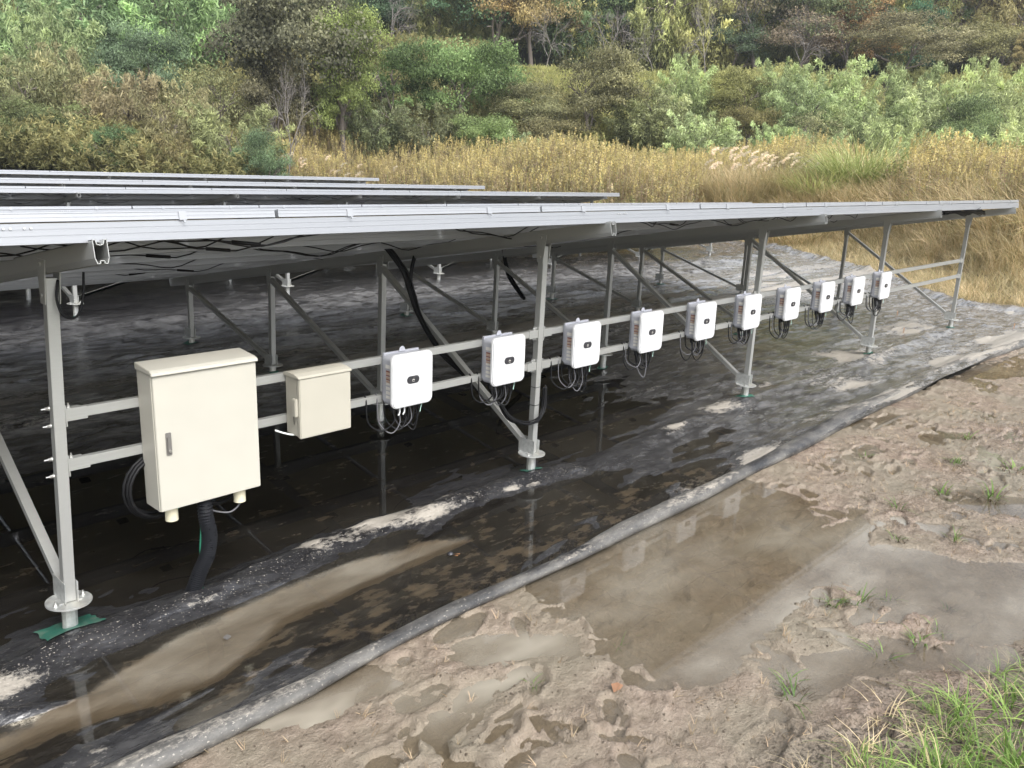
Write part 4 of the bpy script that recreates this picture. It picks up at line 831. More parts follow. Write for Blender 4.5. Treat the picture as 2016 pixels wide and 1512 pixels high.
# labelled trees and bushes: column, top row, depth, half width px, kind, colour, label, name
VEG=[
 # left brown thicket
 (30,95,44,95,'bamboo',(.105,.108,.055),'olive brown thicket bush at the far left behind the tables','thicket_bush'),
 (140,95,46,90,'bamboo',(.115,.108,.058),'brownish thicket bush with yellow vine leaves, second from the left','thicket_bush'),
 (255,130,44,85,'bamboo',(.11,.092,.055),'reddish brown thicket bush above the left solar table ends','thicket_bush'),
 (350,160,43,80,'bamboo',(.115,.105,.058),'tan thicket bush left of the round pale bamboo mound','thicket_bush'),
 (450,195,42,95,'bamboo',(.115,.125,.06),'rounded olive bamboo mound standing above the silver grass at left','bamboo_bush'),
 (395,110,50,80,'sparse',(.12,.125,.06),'loose yellow green bush halfway up behind the bamboo mound','shrub'),
 (70,190,41,90,'broad',(.07,.085,.035),'dark green bush low at the left edge','shrub'),
 (215,245,40,60,'broad',(.055,.09,.04),'small bright green broadleaf shrub at the foot of the thicket','shrub'),
 (330,255,40,55,'bamboo',(.10,.085,.04),'low brown bush with visible thin stems behind the tables','shrub'),
 (500,262,40,45,'broad',(.06,.09,.05),'small green shrub beside the silver grass','shrub'),
 # left green bamboo behind
 (40,-40,62,130,'bamboo',(.10,.14,.065),'tall misty green bamboo clump in the top left corner','bamboo_clump'),
 (200,-60,64,130,'bamboo',(.085,.13,.065),'tall grey green bamboo clump above the brown thicket','bamboo_clump'),
 (350,-60,66,120,'bamboo',(.11,.165,.075),'light green feathery bamboo clump left of the vine covered tree','bamboo_clump'),
 (120,20,56,90,'bamboo',(.10,.125,.06),'grey green bamboo clump halfway up the left slope','bamboo_clump'),
 (290,60,57,75,'broad',(.065,.095,.06),'blue green shrub with a yellow vine over its top','shrub'),
 # vine-covered big tree
 (590,-25,43,140,'broad',(.062,.062,.042),'huge dark evergreen tree draped in grey brown vines, left of centre','vine_covered_tree'),
 (665,20,42,62,'broad',(.10,.125,.035),'yellow green vine mass on the right side of the huge dark tree','vine_curtain'),
 (540,120,42,75,'broad',(.06,.055,.035),'brown leafed shrub below the huge dark tree','shrub'),
 (640,170,49,70,'bamboo',(.05,.07,.035),'dark bamboo mass under the huge vine covered tree','bamboo_bush'),
 # centre dark trees
 (770,92,46,72,'broad',(.055,.085,.03),'dark rounded tree with golden leaves on its top right, centre left','evergreen_tree'),
 (885,70,46,88,'broad',(.065,.10,.035),'tallest rounded dark green tree left of the bare orchard trees','evergreen_tree'),
 (945,125,49,50,'broad',(.05,.08,.03),'small dark tree joined to the right of the tallest rounded one','evergreen_tree'),
 (720,190,44,70,'bamboo',(.085,.10,.055),'grey green bamboo bush behind the goldenrod at centre left','bamboo_bush'),
 (830,205,43,80,'bamboo',(.075,.08,.045),'grey brown arching bush in front of the rounded trees','bamboo_bush'),
 (930,215,42,60,'broad',(.08,.11,.04),'green bush with yellow tips right behind the goldenrod','shrub'),
 (1000,180,46,70,'broad',(.095,.095,.05),'olive bush on the slope below the bare trees','shrub'),
 (985,250,41,45,'bamboo',(.13,.155,.09),'small pale grey green bush behind the goldenrod in the centre','shrub'),
 (1130,108,46,82,'broad',(.10,.095,.05),'big domed bush full of tan dead leaves, centre right','shrub'),
 (1060,225,43,60,'sparse',(.10,.09,.045),'thin brown bush left of the domed bush','shrub'),
 (1240,175,47,85,'bamboo',(.125,.135,.07),'grey olive bamboo bush right of the domed bush','bamboo_bush'),
 (1330,215,44,75,'bamboo',(.16,.19,.10),'pale green bamboo bush above the silver plumes','bamboo_bush'),
 (1400,150,50,60,'broad',(.09,.09,.03),'dark bush with orange and red leaves in the light bamboo slope','shrub'),
 (1420,205,47,50,'broad',(.085,.075,.03),'rust tinged shrub below the orange leafed bush','shrub'),
 (1530,165,52,80,'bamboo',(.12,.15,.075),'rounded grey green bamboo bush in the middle of the right slope','bamboo_bush'),
 (1640,190,50,90,'bamboo',(.12,.145,.07),'broad bamboo bush behind the green tussock','bamboo_bush'),
 (1780,170,50,100,'bamboo',(.14,.16,.08),'light bamboo bush on the slope at right','bamboo_bush'),
 (1930,150,48,100,'bamboo',(.165,.185,.09),'pale yellow green bamboo bush near the right edge, upper one','bamboo_bush'),
 (1880,240,38,90,'bamboo',(.17,.19,.095),'pale bamboo bush near the right edge just above the goldenrod','bamboo_bush'),
 (1990,235,36,80,'bamboo',(.18,.20,.10),'nearest pale bamboo bush at the right edge','bamboo_bush'),
 (1760,255,40,60,'bamboo',(.13,.16,.075),'small bamboo bush right behind the goldenrod and tussock','bamboo_bush'),
 (1560,250,42,60,'bamboo',(.14,.17,.085),'low bamboo bush directly behind the silver plumes','bamboo_bush'),
 (1300,120,60,60,'bamboo',(.135,.165,.075),'bamboo bush just below the grassy ledge, right of the domed bush','bamboo_bush'),
 (1480,120,60,60,'bamboo',(.125,.15,.07),'small bamboo crest below the tall grey brown tree','bamboo_bush'),
 (1590,125,58,65,'bamboo',(.145,.175,.08),'light bamboo crest under the orange leafed tree','bamboo_bush'),
 (1720,130,58,60,'bamboo',(.12,.145,.07),'bamboo crest under the wide grey green tree','bamboo_bush'),
 (1850,125,56,70,'bamboo',(.15,.175,.08),'bamboo crest right of the wide grey green tree','bamboo_bush'),
 (1990,105,52,70,'bamboo',(.16,.185,.085),'highest bamboo crest at the right edge','bamboo_bush'),
 (1560,205,48,55,'sparse',(.13,.13,.07),'olive scrub bush in the middle of the right bamboo slope','shrub'),
 (1700,225,44,60,'bamboo',(.165,.19,.09),'pale bamboo mound right above the green tussock','bamboo_bush'),
 (1830,205,45,60,'broad',(.075,.10,.045),'darker leafy shrub among the pale bamboo at right','shrub'),
 (1470,235,44,50,'bamboo',(.15,.185,.09),'small light bamboo mound above the silver plumes, right one','bamboo_bush'),
 (1950,205,43,60,'bamboo',(.15,.17,.08),'bamboo mound near the right edge, middle height','bamboo_bush'),
 # forest behind
 (840,-70,96,120,'broad',(.04,.075,.04),'dark green forest tree behind the centre at the top edge','forest_tree'),
 (930,-60,92,70,'broad',(.15,.105,.04),'orange brown autumn tree at the top edge, centre','autumn_tree'),
 (1010,-70,95,75,'broad',(.13,.10,.045),'tan autumn tree at the top edge right of the orange brown one','autumn_tree'),
 (1090,-60,100,80,'bamboo',(.07,.105,.05),'green bamboo tree behind the bare orchard','forest_tree'),
 (1180,-40,98,80,'broad',(.06,.10,.055),'blue green tree behind the bare orchard','forest_tree'),
 (1240,-60,94,70,'bamboo',(.17,.18,.075),'yellow green bamboo above the bare orchard','bamboo_clump'),
 (1320,-50,92,75,'bamboo',(.19,.185,.08),'bright yellow bamboo right of the orchard','bamboo_clump'),
 (1430,-60,84,100,'sparse',(.10,.085,.06),'tall grey brown half bare tree on the ledge','forest_tree'),
 (1520,-50,82,90,'broad',(.07,.085,.045),'dark tree with climbing ivy beside the grey brown one','forest_tree'),
 (1500,40,78,75,'sparse',(.11,.085,.065),'purplish brown twiggy tree on the ledge','forest_tree'),
 (1590,15,80,60,'broad',(.14,.085,.035),'tree with orange red autumn leaves at upper right','autumn_tree'),
 (1695,-25,86,62,'dome',(.025,.06,.035),'dark conical evergreen at upper right','conifer_tree'),
 (1620,-50,100,90,'bamboo',(.17,.175,.06),'yellow green trees behind the dark conical evergreen','forest_tree'),
 (1690,62,74,95,'broad',(.11,.10,.06),'wide grey green tree below the dark conical evergreen','broadleaf_tree'),
 (1800,-60,100,90,'broad',(.10,.075,.04),'brown leafed forest tree at the top edge on the right','forest_tree'),
 (1880,-20,94,80,'bamboo',(.15,.13,.06),'drooping tan bamboo at upper right','bamboo_clump'),
 (1870,60,82,80,'broad',(.095,.09,.04),'olive brown tree above the light bamboo slope at right','broadleaf_tree'),
 (1960,40,84,80,'broad',(.10,.085,.035),'golden brown tree near the right edge','broadleaf_tree'),
 (1990,-70,104,90,'broad',(.055,.095,.05),'green tree in the top right corner','forest_tree'),
 (1915,90,76,22,'dome',(.16,.13,.06),'small tan oval tree in front of the right hillside','small_tree'),
 (1100,20,104,70,'broad',(.035,.06,.035),'dark tree directly behind the orchard trunks','forest_tree'),
 (980,30,104,70,'broad',(.035,.055,.035),'deep shaded tree left behind the orchard','forest_tree'),
 (1270,25,102,80,'broad',(.05,.07,.04),'dark green tree under the yellow bamboo','forest_tree'),
 (760,20,100,90,'broad',(.035,.06,.035),'shaded tree behind the grey bare tree','forest_tree'),
 (500,-80,90,140,'broad',(.05,.08,.045),'forest tree behind the huge vine covered tree','forest_tree'),
 (1370,60,88,60,'broad',(.045,.065,.04),'dark tree between the bare trees and the brown one','forest_tree'),
]
vr=random.Random(3)
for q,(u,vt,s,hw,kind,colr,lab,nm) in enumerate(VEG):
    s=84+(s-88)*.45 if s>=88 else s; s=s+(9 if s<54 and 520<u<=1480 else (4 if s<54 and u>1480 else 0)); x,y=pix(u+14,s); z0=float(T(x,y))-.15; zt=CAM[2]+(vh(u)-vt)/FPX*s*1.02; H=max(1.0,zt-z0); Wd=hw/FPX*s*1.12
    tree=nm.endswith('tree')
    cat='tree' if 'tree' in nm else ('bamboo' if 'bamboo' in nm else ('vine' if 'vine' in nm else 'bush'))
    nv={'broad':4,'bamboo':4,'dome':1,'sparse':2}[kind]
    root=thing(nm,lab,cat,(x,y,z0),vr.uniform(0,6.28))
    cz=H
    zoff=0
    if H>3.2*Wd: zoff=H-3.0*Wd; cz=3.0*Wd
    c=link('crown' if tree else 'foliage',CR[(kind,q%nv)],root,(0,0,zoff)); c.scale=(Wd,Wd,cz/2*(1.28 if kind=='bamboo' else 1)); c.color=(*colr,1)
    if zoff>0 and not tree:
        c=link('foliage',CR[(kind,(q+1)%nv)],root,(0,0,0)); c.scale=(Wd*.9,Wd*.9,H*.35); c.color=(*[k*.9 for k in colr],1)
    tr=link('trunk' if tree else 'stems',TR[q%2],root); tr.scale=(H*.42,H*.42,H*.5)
    if kind=='sparse' and tree:
        t2=link('branches',BARE[q%3],root); t2.scale=(Wd*.95,Wd*.95,H*.48)
for q,(u,vt,s,hw,lab) in enumerate([(755,-15,80,75,'grey brown bare tree with fine upright branches, behind centre left'),(1050,45,78,72,'pale bare orchard tree with crooked limbs, left one'),(1175,35,79,62,'pale bare orchard tree with spreading limbs, middle one'),(1250,60,77,60,'low bare orchard tree with wide branches, right one'),(1345,10,80,50,'bare tree with a thick pale trunk beside the brown wood'),(560,130,44,60,'small bare tree with pale twisting branches at the foot of the huge dark tree')]):
    x,y=pix(u,s); z0=float(T(x,y))-.1; zt=CAM[2]+(vh(u)-vt)/FPX*s; H=zt-z0; Wd=hw/FPX*s
    root=thing('bare_tree',lab,'tree',(x,y,z0),q*1.3); b=link('branches',BARE[q%3],root); b.scale=(Wd,Wd,H/2)

# ------------------------------------------------------------------ scatter of uncountable plants (geometry nodes, one object each)
def src_obj(name,me):
    o=bpy.data.objects.new(name,me); return o
def scatter(name,pts,scl,rot,sources,label=None,cat=None,seed=0):
    me=bpy.data.meshes.new(name); me.vertices.add(len(pts)); me.vertices.foreach_set('co',np.asarray(pts,np.float32).ravel())
    g=np.random.default_rng(seed)
    a=me.attributes.new('scl','FLOAT','POINT'); a.data.foreach_set('value',np.asarray(scl,np.float32))
    a=me.attributes.new('rot','FLOAT_VECTOR','POINT'); a.data.foreach_set('vector',np.asarray(rot,np.float32).ravel())
    a=me.attributes.new('pick','INT','POINT'); a.data.foreach_set('value',g.integers(0,len(sources),len(pts)).astype(np.int32))
    me.update(); o=link(name,me,kind='stuff')
    if label: o['label']=label; o['category']=cat
    col=bpy.data.collections.new(name+'_parts')
    for k,sm in enumerate(sources): col.objects.link(bpy.data.objects.new(name+'_clump',sm))
    ng=bpy.data.node_groups.new(name+'_scatter','GeometryNodeTree')
    ng.interface.new_socket('Geometry',in_out='INPUT',socket_type='NodeSocketGeometry'); ng.interface.new_socket('Geometry',in_out='OUTPUT',socket_type='NodeSocketGeometry')
    gi=ng.nodes.new('NodeGroupInput'); go=ng.nodes.new('NodeGroupOutput'); ip=ng.nodes.new('GeometryNodeInstanceOnPoints')
    ci=ng.nodes.new('GeometryNodeCollectionInfo'); ci.inputs['Collection'].default_value=col; ci.inputs['Separate Children'].default_value=True; ci.inputs['Reset Children'].default_value=True
    def na(nm,t):
        x=ng.nodes.new('GeometryNodeInputNamedAttribute'); x.data_type=t; x.inputs[0].default_value=nm; return x.outputs['Attribute']
    L=ng.links.new; L(gi.outputs[0],ip.inputs['Points']); L(ci.outputs[0],ip.inputs['Instance']); ip.inputs['Pick Instance'].default_value=True
    L(na('pick','INT'),ip.inputs['Instance Index']); L(na('rot','FLOAT_VECTOR'),ip.inputs['Rotation']); L(na('scl','FLOAT'),ip.inputs['Scale']); L(ip.outputs[0],go.inputs[0])
    md=o.modifiers.new('scatter','NODES'); md.node_group=ng; return o
G=np.random.default_rng(77)
def rots(n,tilt=.12):
    return np.stack([G.normal(0,tilt,n),G.normal(0,tilt,n),G.uniform(0,6.28,n)],1)
# dwarf bamboo plumes
def plume_src(seed,mat,h=1.6,nst=5,nl=46,L0=.20,W0=.035,pale=0):
    g=np.random.default_rng(seed); parts=[]
    C=[];D=[];A=[]
    for k in range(nst):
        a=g.uniform(0,6.28); ln=g.uniform(.1,.5); hh=h*g.uniform(.6,1.1); b0=np.array([g.normal(0,.25),g.normal(0,.25),0])
        t=g.uniform(.25,1,nl)**.8; dirv=np.array([math.cos(a),math.sin(a),0])
        P=b0+dirv*(hh*ln*t*t)[:,None]+np.array([0,0,1])*(hh*(t-.18*t**3))[:,None]+g.normal(0,.11,(nl,3))*(1.2-t)[:,None]
        d=unit(g,nl)*.75+dirv*.4+np.array([0,0,.05]); d/=np.linalg.norm(d,axis=1,keepdims=True); C.append(P); D.append(d); A.append(np.clip(.15+.6*t+g.normal(0,.16,nl),0,1))
    C=np.concatenate(C);D=np.concatenate(D);A=np.concatenate(A); n=len(C); nn=np.cross(D,unit(g,n)); nn[:,2]=np.abs(nn[:,2])+.3; nn/=np.linalg.norm(nn,axis=1,keepdims=True)
    V,F=leaf_quads(C,D,nn,g.uniform(.6,1.3,n)*L0,g.uniform(.7,1.3,n)*W0); return mesh_np('bamboo_plume',V,F,[mat],fattrs={'v':A})
SA=[plume_src(k,M['sasa']) for k in range(4)]; SB=[plume_src(10+k,M['sasad'],2.0,5,46,.20,.035) for k in range(4)]
def field(n,umin,umax,smin,smax,power=1.0):
    u=G.uniform(umin,umax,n); s=smin+(smax-smin)*G.uniform(0,1,n)**power; x,y=pix(u,s); return x,y,u,s
x,y,u,s=field(9500,1150,2350,35,74,.9); ok=(s>np.interp(u,[1200,1500,1800,2000],[54,50,44,39]))&~((u<1360)&(s>66)); x,y=x[ok],y[ok]
dens=vn(x*.35,y*.35,401); ok=dens>.22; x,y=x[ok],y[ok]
scatter('dwarf_bamboo',np.stack([x,y,T(x,y)],1),G.uniform(.6,1.0,len(x))*(.40+1.15*vn(x*.28,y*.28,402)),rots(len(x),.2),SA,'sea of light green dwarf bamboo covering the right slope','dwarf bamboo',1)
x,y,u,s=field(11000,-350,1160,39,80,1.1); ok=((u<480)|(s>54))&~((u>930)&(s>64)); x,y=x[ok],y[ok]
scatter('bamboo_undergrowth',np.stack([x,y,T(x,y)],1),G.uniform(.7,1.5,len(x))*np.where(s[ok]<52,1.1,1.0),rots(len(x),.18),SB,'brownish undergrowth filling the left and centre slope','undergrowth',2)
V,F,A=blades(30,.5,.05,.6,.8,1200,(0,1),3,.6); LG=[mesh_np('ledge_grass_clump',V,F,[M['sasa']],fattrs={'v':.35+.6*A})]
x,y,u,s=field(4200,900,1400,63,85); scatter('ledge_grass',np.stack([x,y,T(x,y)-.05],1),G.uniform(.6,1.1,len(x)),rots(len(x),.15),LG,'pale green grassy clearing below the bare orchard trees','grass',15)
# forest floor and far wood
V,F,a=crown('broad',4500,991); FW=[mesh_np('far_crown',V*np.array([3.4,3.4,4.2]),F,[leafmat('far_wood_leaves',[(0,(.06,.10,.06)),(.5,(.17,.24,.11)),(1,(.40,.43,.19))])],fattrs={'v':a})]
V,F,a=crown('bamboo',6500,992); FW.append(mesh_np('far_crown',V*np.array([3.0,3.0,4.6]),F,[leafmat('far_bamboo_leaves',[(0,(.13,.16,.06)),(.5,(.36,.38,.15)),(1,(.62,.58,.27))])],fattrs={'v':a}))
x,y,u,s=field(1100,-500,2600,88,150,1.5)
scatter('far_wood',np.stack([x,y,T(x,y)-.5],1),G.uniform(.8,1.5,len(x)),rots(len(x),.03),FW,'mixed wood covering the hillside at the top of the picture','wood',3)
# goldenrod field
def rod_src(seed,h=1.9):
    g=np.random.default_rng(seed); parts=[]
    for k in range(5):
        bx,by=g.normal(0,.32,2); hh=h*g.uniform(.55,1.12); lx,ly=g.normal(0,.12,2); n=26
        top=np.array([bx+lx,by+ly,hh]); bot=np.array([bx,by,0]); V,F=tubes_np([(bot,top,.010,.006)],3); parts.append((V,F,np.full(len(F),g.uniform(.2,.8)),0))
        t=g.uniform(.15,.85,n); C=bot+(top-bot)*t[:,None]; D=unit(g,n)*np.array([1,1,.4])+np.array([0,0,-.25]); D/=np.linalg.norm(D,axis=1,keepdims=True); C=C+D*.05; nn=np.cross(D,unit(g,n)); nn/=np.linalg.norm(nn,axis=1,keepdims=True)
        V,F=leaf_quads(C,D,nn,g.uniform(.08,.16,n),g.uniform(.012,.028,n)); parts.append((V,F,g.uniform(0,1,n),0))
        n=34; t=g.uniform(0,1,n); a=g.uniform(0,6.28,n); rr=.12*(1-t)**1.2*g.uniform(.2,1,n)+.008; C=top+np.stack([np.cos(a)*rr,np.sin(a)*rr,-.06+t*.38],1); D=np.stack([np.cos(a)*.8,np.sin(a)*.8,np.full(n,.7)],1)+unit(g,n)*.4; D/=np.linalg.norm(D,axis=1,keepdims=True); nn=np.cross(D,unit(g,n)); nn/=np.linalg.norm(nn,axis=1,keepdims=True)
        V,F=leaf_quads(C,D,nn,g.uniform(.05,.10,n),g.uniform(.018,.035,n)); parts.append((V,F,np.full(n,g.uniform(0,1))+g.normal(0,.1,n),1))
    V,F,A,Mi=merge(parts); return mesh_np('goldenrod',V,F,[M['rod'],M['rodtop']],Mi,fattrs={'v':np.clip(A,0,1)})
RD=[rod_src(k) for k in range(5)]+[plume_src(31,M['sasa'],1.25,4,40,.16,.03)]
def edist(x,y): return np.maximum(x-np.interp(y,EDY,EDX),y-32.8)
x=G.uniform(14,75,120000); y=G.uniform(-12,62,120000); e=edist(x,y); s=(x-CAM[0])*.7285+(y-CAM[1])*.685; lat=(x-CAM[0])*.685-(y-CAM[1])*.7285; u=1008+lat/s*FPX
ok=(e>np.interp(y,[5,12],[5.2,1.6])+1.5*fbm(x*.3,y*.3,501))&(s<np.interp(u,[600,900,1100,1400,1700,2016],[54,50,47,47,45,42]))&(s>18)&(u>510+60*fbm(s*.4,s*0,77,2))&~((np.abs(u-1640)<115)&(s<37))&~((np.abs(u-1450)<110)&(s<38))&(u<2500)&(vn(x*.5,y*.5,502)>.12); x,y,u,s=x[ok],y[ok],u[ok],s[ok]; print('rods',len(x))
k=min(len(x),8000); x,y=x[:k],y[:k]
scatter('goldenrod_field',np.stack([x,y,T(x,y)-.05],1),G.uniform(.75,1.12,len(x))*(.72+.55*vn(x*.3,y*.3,503)),rots(len(x),.09),RD,'field of withering goldenrod with yellow brown heads behind the tables','goldenrod',4)
DG=[]
for k in range(4):
    V,F,A=blades(46,.62,.011,.20,.75,700+k,(.0,1.0),3,.5); DG.append(mesh_np('dry_grass_clump',V,F,[M['dry']],fattrs={'v':np.clip(A**1.1*.96,0,1)}))
xf=G.uniform(16.5,50,60000); yf=G.uniform(-14,46,60000); ef=edist(xf,yf); okf=(ef>1.2)&(ef<9)&(yf>8); xf,yf=xf[okf][:2600],yf[okf][:2600]
scatter('front_reeds',np.stack([xf,yf,T(xf,yf)-.05],1),G.uniform(1.2,2.2,len(xf)),rots(len(xf),.15),DG,'pale knee high reeds along the front of the goldenrod field','reeds',14)
x=G.uniform(16.5,45,90000); y=G.uniform(-14,44,90000); e=edist(x,y)+.55*fbm(y*1.1,y*0+3.1,91,3)*-1; s=(x-CAM[0])*.7285+(y-CAM[1])*.685
ok=(e>.12)&(e<10.5)&(y>-1.9-.5*(x-18)*0)&(s<44); x,y,e=x[ok],y[ok],e[ok]; k=min(len(x),9500); x,y,e=x[:k],y[:k],e[:k]; print('dry',len(x))
scatter('dry_grass_bank',np.stack([x,y,T(x,y)-.03],1),G.uniform(.35,.8,len(x))*(1+2.4*ss(1.8,5.5,e)),rots(len(x),.25),DG,'bank of tangled straw coloured grass along the edge of the sheet','dry grass',5)
x,y,u,s=field(2600,480,1500,34,44); ok=edist(x,y)>1; x,y=x[ok],y[ok]
# reeds in front of the left/centre goldenrod
x2=G.uniform(8,34,6000); y2=G.uniform(32.5,48,6000); s2=(x2-CAM[0])*.7285+(y2-CAM[1])*.685; u3=1008+((x2-CAM[0])*.685-(y2-CAM[1])*.7285)/s2*FPX; ok=(edist(x2,y2)>.3)&(u3>520)&(s2<48); x=np.concatenate([x,x2[ok]]); y=np.concatenate([y,y2[ok]])
scatter('reed_grass',np.stack([x,y,T(x,y)-.05],1),G.uniform(1.5,2.7,len(x)),rots(len(x),.12),DG,'pale reed grass behind the ends of the far tables','reeds',6)
# grass and mud at bottom right
GG=[]
for k in range(5):
    V,F,A=blades(15,.19,.0065,.06,.9,800+k,(0,1),6,.55); A=np.where(A>.96,1,A); GG.append(mesh_np('green_grass_clump',V,F,[M['green']],fattrs={'v':A}))
x=G.uniform(-4,9,16000); y=G.uniform(-6.5,-2.9,16000); ge=np.interp(x,[p[0] for p in GED],[p[1] for p in GED]); dd=ge-y-.10-.12*ss(3,1.8,x)
ok=(dd>.06+.25*fbm(x*3,y*3,601))&(G.uniform(0,1,16000)<.25+.75*ss(0,.35,dd))&~((x<1.35)&(y>-3.6)); ok&=(np.hypot(x-CAM[0],y-CAM[1])>1.2); x,y,dd=x[ok][:3300],y[ok][:3300],dd[ok][:3300]; print('green',len(x))
scatter('green_grass',np.stack([x,y,MZ(x,y)-.01],1),G.uniform(.5,1.15,len(x))*(.6+.55*ss(0,.5,dd)),rots(len(x),.2),GG,'fresh long green grass in the bottom right corner','grass',7)
# short straw litter among the grass
V,F,A=blades(22,.10,.004,.07,1.6,850,(.4,.9),3,1.6); LT=[mesh_np('straw_litter',V,F,[M['dry']],fattrs={'v':A})]
x=G.uniform(1.2,6,3000); y=G.uniform(-5,-2.9,3000); ge=np.interp(x,[p[0] for p in GED],[p[1] for p in GED]); ok=(ge-y>.12); x,y=x[ok][:150],y[ok][:150]
scatter('straw_litter',np.stack([x,y,MZ(x,y)],1),G.uniform(.4,.9,len(x)),rots(len(x),.4),LT,'dead straw matted between the green blades','straw',8)

g=np.random.default_rng(4); CS=[]
for k in range(3):
    u_=unit(g,14); from_=u_*g.uniform(.6,1.1,(14,1))*np.array([1,.8,.55])
    import bmesh
    bm=bmesh.new(); [bm.verts.new(v) for v in from_]; bmesh.ops.convex_hull(bm,input=bm.verts); me=bpy.data.meshes.new('clod'); bm.to_mesh(me); bm.free(); me.materials.append(M['mud']); CS.append(me)
x=np.concatenate([G.uniform(-.5,4,5200),G.uniform(3,9,3500)]); y=G.uniform(-3.7,-1.35,len(x)); zz=MZ(x,y); ok=(zz>.004)&(vn(x*3,y*3,701)>.35); x,y,zz=x[ok],y[ok],zz[ok]
scatter('mud_clods',np.stack([x,y,zz],1),.0025+.009*G.uniform(0,1,len(x))**3,rots(len(x),.6),CS,'crumbs and clods of wet mud lying on the trampled ground','mud',9)
V,F,A=blades(3,.07,.0035,.01,.4,870,(.0,.6),3,2.2); TW=[mesh_np('twig',V,F,[M['rod']],fattrs={'v':A})]
x=np.concatenate([G.uniform(0,4,500),G.uniform(3,9,1500)]); y=G.uniform(-3.6,-1.4,len(x)); zz=MZ(x,y); ok=zz>.002; x,y,zz=x[ok],y[ok],zz[ok]
scatter('plant_litter',np.stack([x,y,zz],1),G.uniform(.3,1.1,len(x)),rots(len(x),.3),TW,'dark bits of dead stalk trodden into the mud','litter',10)

# individual tufts in the mud
V,F,A=blades(14,.10,.006,.035,.9,900,(0,.9),4,.8); TF=[]
for k in range(3):
    V1,F1,A1=blades(9,.085,.006,.03,1.0,900+k,(0,.45),4,1.1); V2,F2,A2=blades(40,.045,.004,.07,.8,930+k,(0,.5),2,1.3)
    V,F,A,Mi=merge([(V1,F1,A1,0),(V2,F2,A2*0,1)]); TF.append(mesh_np('grass_tuft',V,F,[M['green'],M['rod']],Mi,fattrs={'v':A}))
for q,(x,y,sz,lab) in enumerate([(3.89,-3.18,.7,'tiny grass sprig in the large grey puddle'),(2.12,-2.01,1.0,'grass sprig between the brown puddle and the footprints'),(2.29,-2.95,1.3,'grass and dark roots just above the long green grass, left one'),(2.42,-2.88,1.1,'second grass tuft above the long green grass, beside the dark roots'),(3.33,-2.70,1.2,'green tuft on the mud bar between the puddles, left one'),(3.5,-2.78,1.3,'dark root clump with blades between the puddles, middle one'),(3.68,-2.90,.9,'stubby black stalk at the edge of the large grey puddle'),(3.56,-3.23,1.0,'grass tuft on the far side of the nearest grey puddle'),(3.02,-3.12,1.2,'spiky tuft on the shore of the nearest grey puddle'),(3.3,-3.20,1.3,'wide leaved tuft right of the spiky shore tuft'),(5.82,-2.56,1.7,'grass clump beside the white shining puddle, left one'),(6.05,-2.84,1.9,'dark clump of stalks standing in the white shining puddle'),(6.71,-2.37,1.5,'grass tuft beyond the white shining puddle'),(6.95,-2.80,1.8,'green tuft at the right edge beyond the shining puddle'),(6.26,-1.72,1.0,'small sprig in the mud right of the rolled hem'),(4.6,-2.62,1.0,'sprig at the upper end of the grey puddle'),(4.9,-2.9,1.1,'sprig on the mud at the far shore of the grey puddle'),(5.2,-2.4,1.2,'upright sprig between the brown and shining puddles'),(1.45,-2.0,.7,'yellow green sprig on the footprints'),(7.6,-2.2,1.4,'tuft of grass at the far right in the mud')]):
    o=link('grass_tuft',TF[q%3],None,(x,y,float(MZ(x,y)[0])-.004),(0,0,q*1.7),lab,'grass tuft','grass tufts growing out of the mud'); o.scale=(sz,sz,sz)
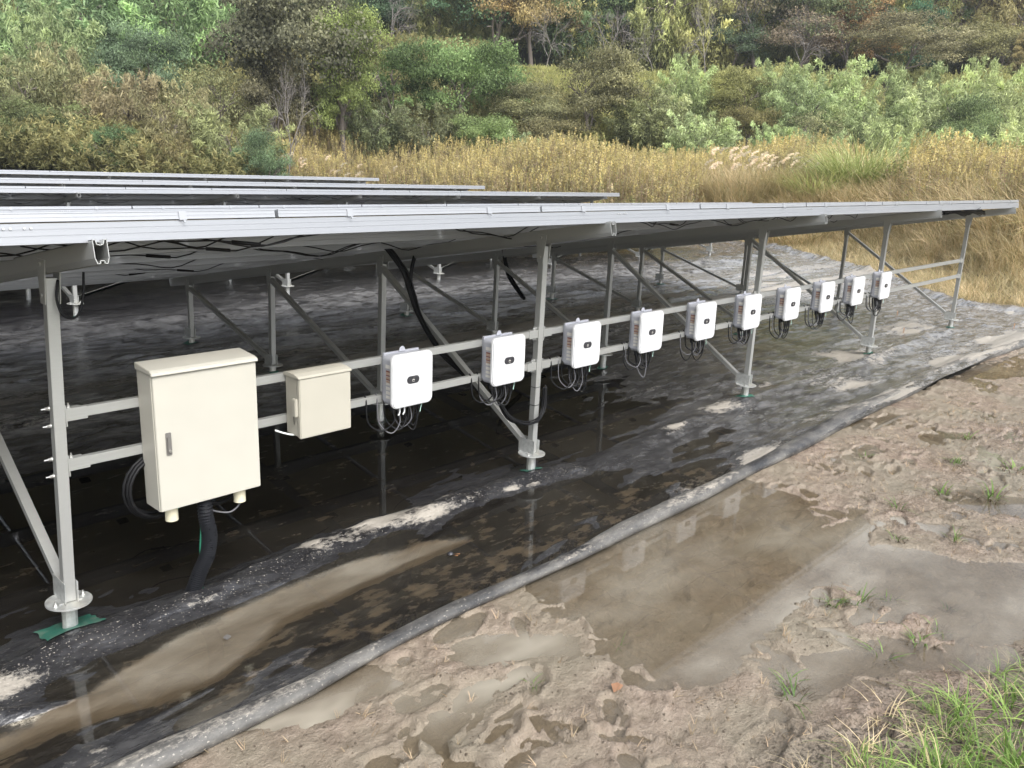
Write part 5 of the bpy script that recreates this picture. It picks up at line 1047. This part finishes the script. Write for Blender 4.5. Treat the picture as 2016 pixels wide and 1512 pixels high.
# silver grass clump and green tussock
def tussock(name,x,y,n,h,wd,spread,bend,mat,lab,seed,plumes=0,col=(0,1)):
    root=thing(name,lab,'grass clump',(x,y,float(T(x,y))-.05))
    V,F,A=blades(n,h,wd,spread,bend,seed,col,6,.45); link('blades',mesh_np('blades',V,F,[mat],fattrs={'v':A}),root)
    if plumes:
        g=np.random.default_rng(seed+1)
        for k in range(plumes):
            bx,by=g.normal(0,spread*1.0,2); hh=h*g.uniform(.78,1.08); n2=60; t=g.uniform(0,1,n2); ax=np.array([.25,-.2,0])
            C=np.array([bx,by,hh])+np.array([0.16,-.16,0])*(t*t)[:,None]*1.1+np.array([0,0,.32])*(t-.35*t*t)[:,None]+g.normal(0,.018,(n2,3)); D=unit(g,n2)*.4+np.array([.5,-.5,-.2]); D/=np.linalg.norm(D,axis=1,keepdims=True); nn=unit(g,n2)
            V,F=leaf_quads(C,D,nn,g.uniform(.06,.13,n2),g.uniform(.018,.04,n2)); V2,F2=tubes_np([(np.array([bx*.5,by*.5,0]),np.array([bx,by,hh]),.006,.004)],3)
            Vm,Fm,Am,Mi=merge([(V,F,g.uniform(0,1,n2),0),(V2,F2,np.full(len(F2),.5),1)]); link('plume',mesh_np('plume',Vm,Fm,[M['plume'],M['dry']],Mi,fattrs={'v':Am}),root)
x,y=pix(1655,34); tussock('green_tussock',x,y,1700,3.5,.045,1.0,1.0,M['tussock'],'big arching green grass tussock behind the right end of the nearest table',41)
x,y=pix(1580,33); tussock('green_tussock',x,y,900,2.2,.034,.7,1.0,M['tussock'],'lower left part of the green tussock, a smaller clump beside the big one',43)
x,y=pix(1435,34); tussock('silver_grass_clump',x,y,1000,2.2,.018,.9,.9,M['dry'],'silver grass clump with many pale pink plumes left of the green tussock',42,34)
x,y=pix(1510,35); tussock('silver_grass_clump',x,y,300,1.9,.018,.5,.9,M['dry'],'smaller plumed silver grass between the big plume clump and the tussock',47,11)
x,y=pix(545,44); tussock('silver_grass_clump',x,y,900,2.3,.018,.9,.9,M['tussock'],'plumed silver grass at the left end of the goldenrod field',44,12)
x,y=pix(690,46); tussock('silver_grass_clump',x,y,700,2.0,.018,.9,.9,M['dry'],'plumed silver grass right behind the end of the farthest table',45,10)

# ------------------------------------------------------------------ thin damp air over the valley
mb=MB(); mb.box(-310,405,-310,405,-1.5,160)
hm=bpy.data.materials.new('damp_air'); hm.use_nodes=True; n=hm.node_tree; n.nodes.clear(); out=N(n,'ShaderNodeOutputMaterial'); pv=N(n,'ShaderNodeVolumePrincipled'); pv.inputs['Color'].default_value=(.86,.93,1,1); pv.inputs['Density'].default_value=.0005; pv.inputs['Anisotropy'].default_value=.2
n.links.new(pv.outputs[0],out.inputs['Volume']); link('haze',mb.mesh('haze',hm),kind='stuff')
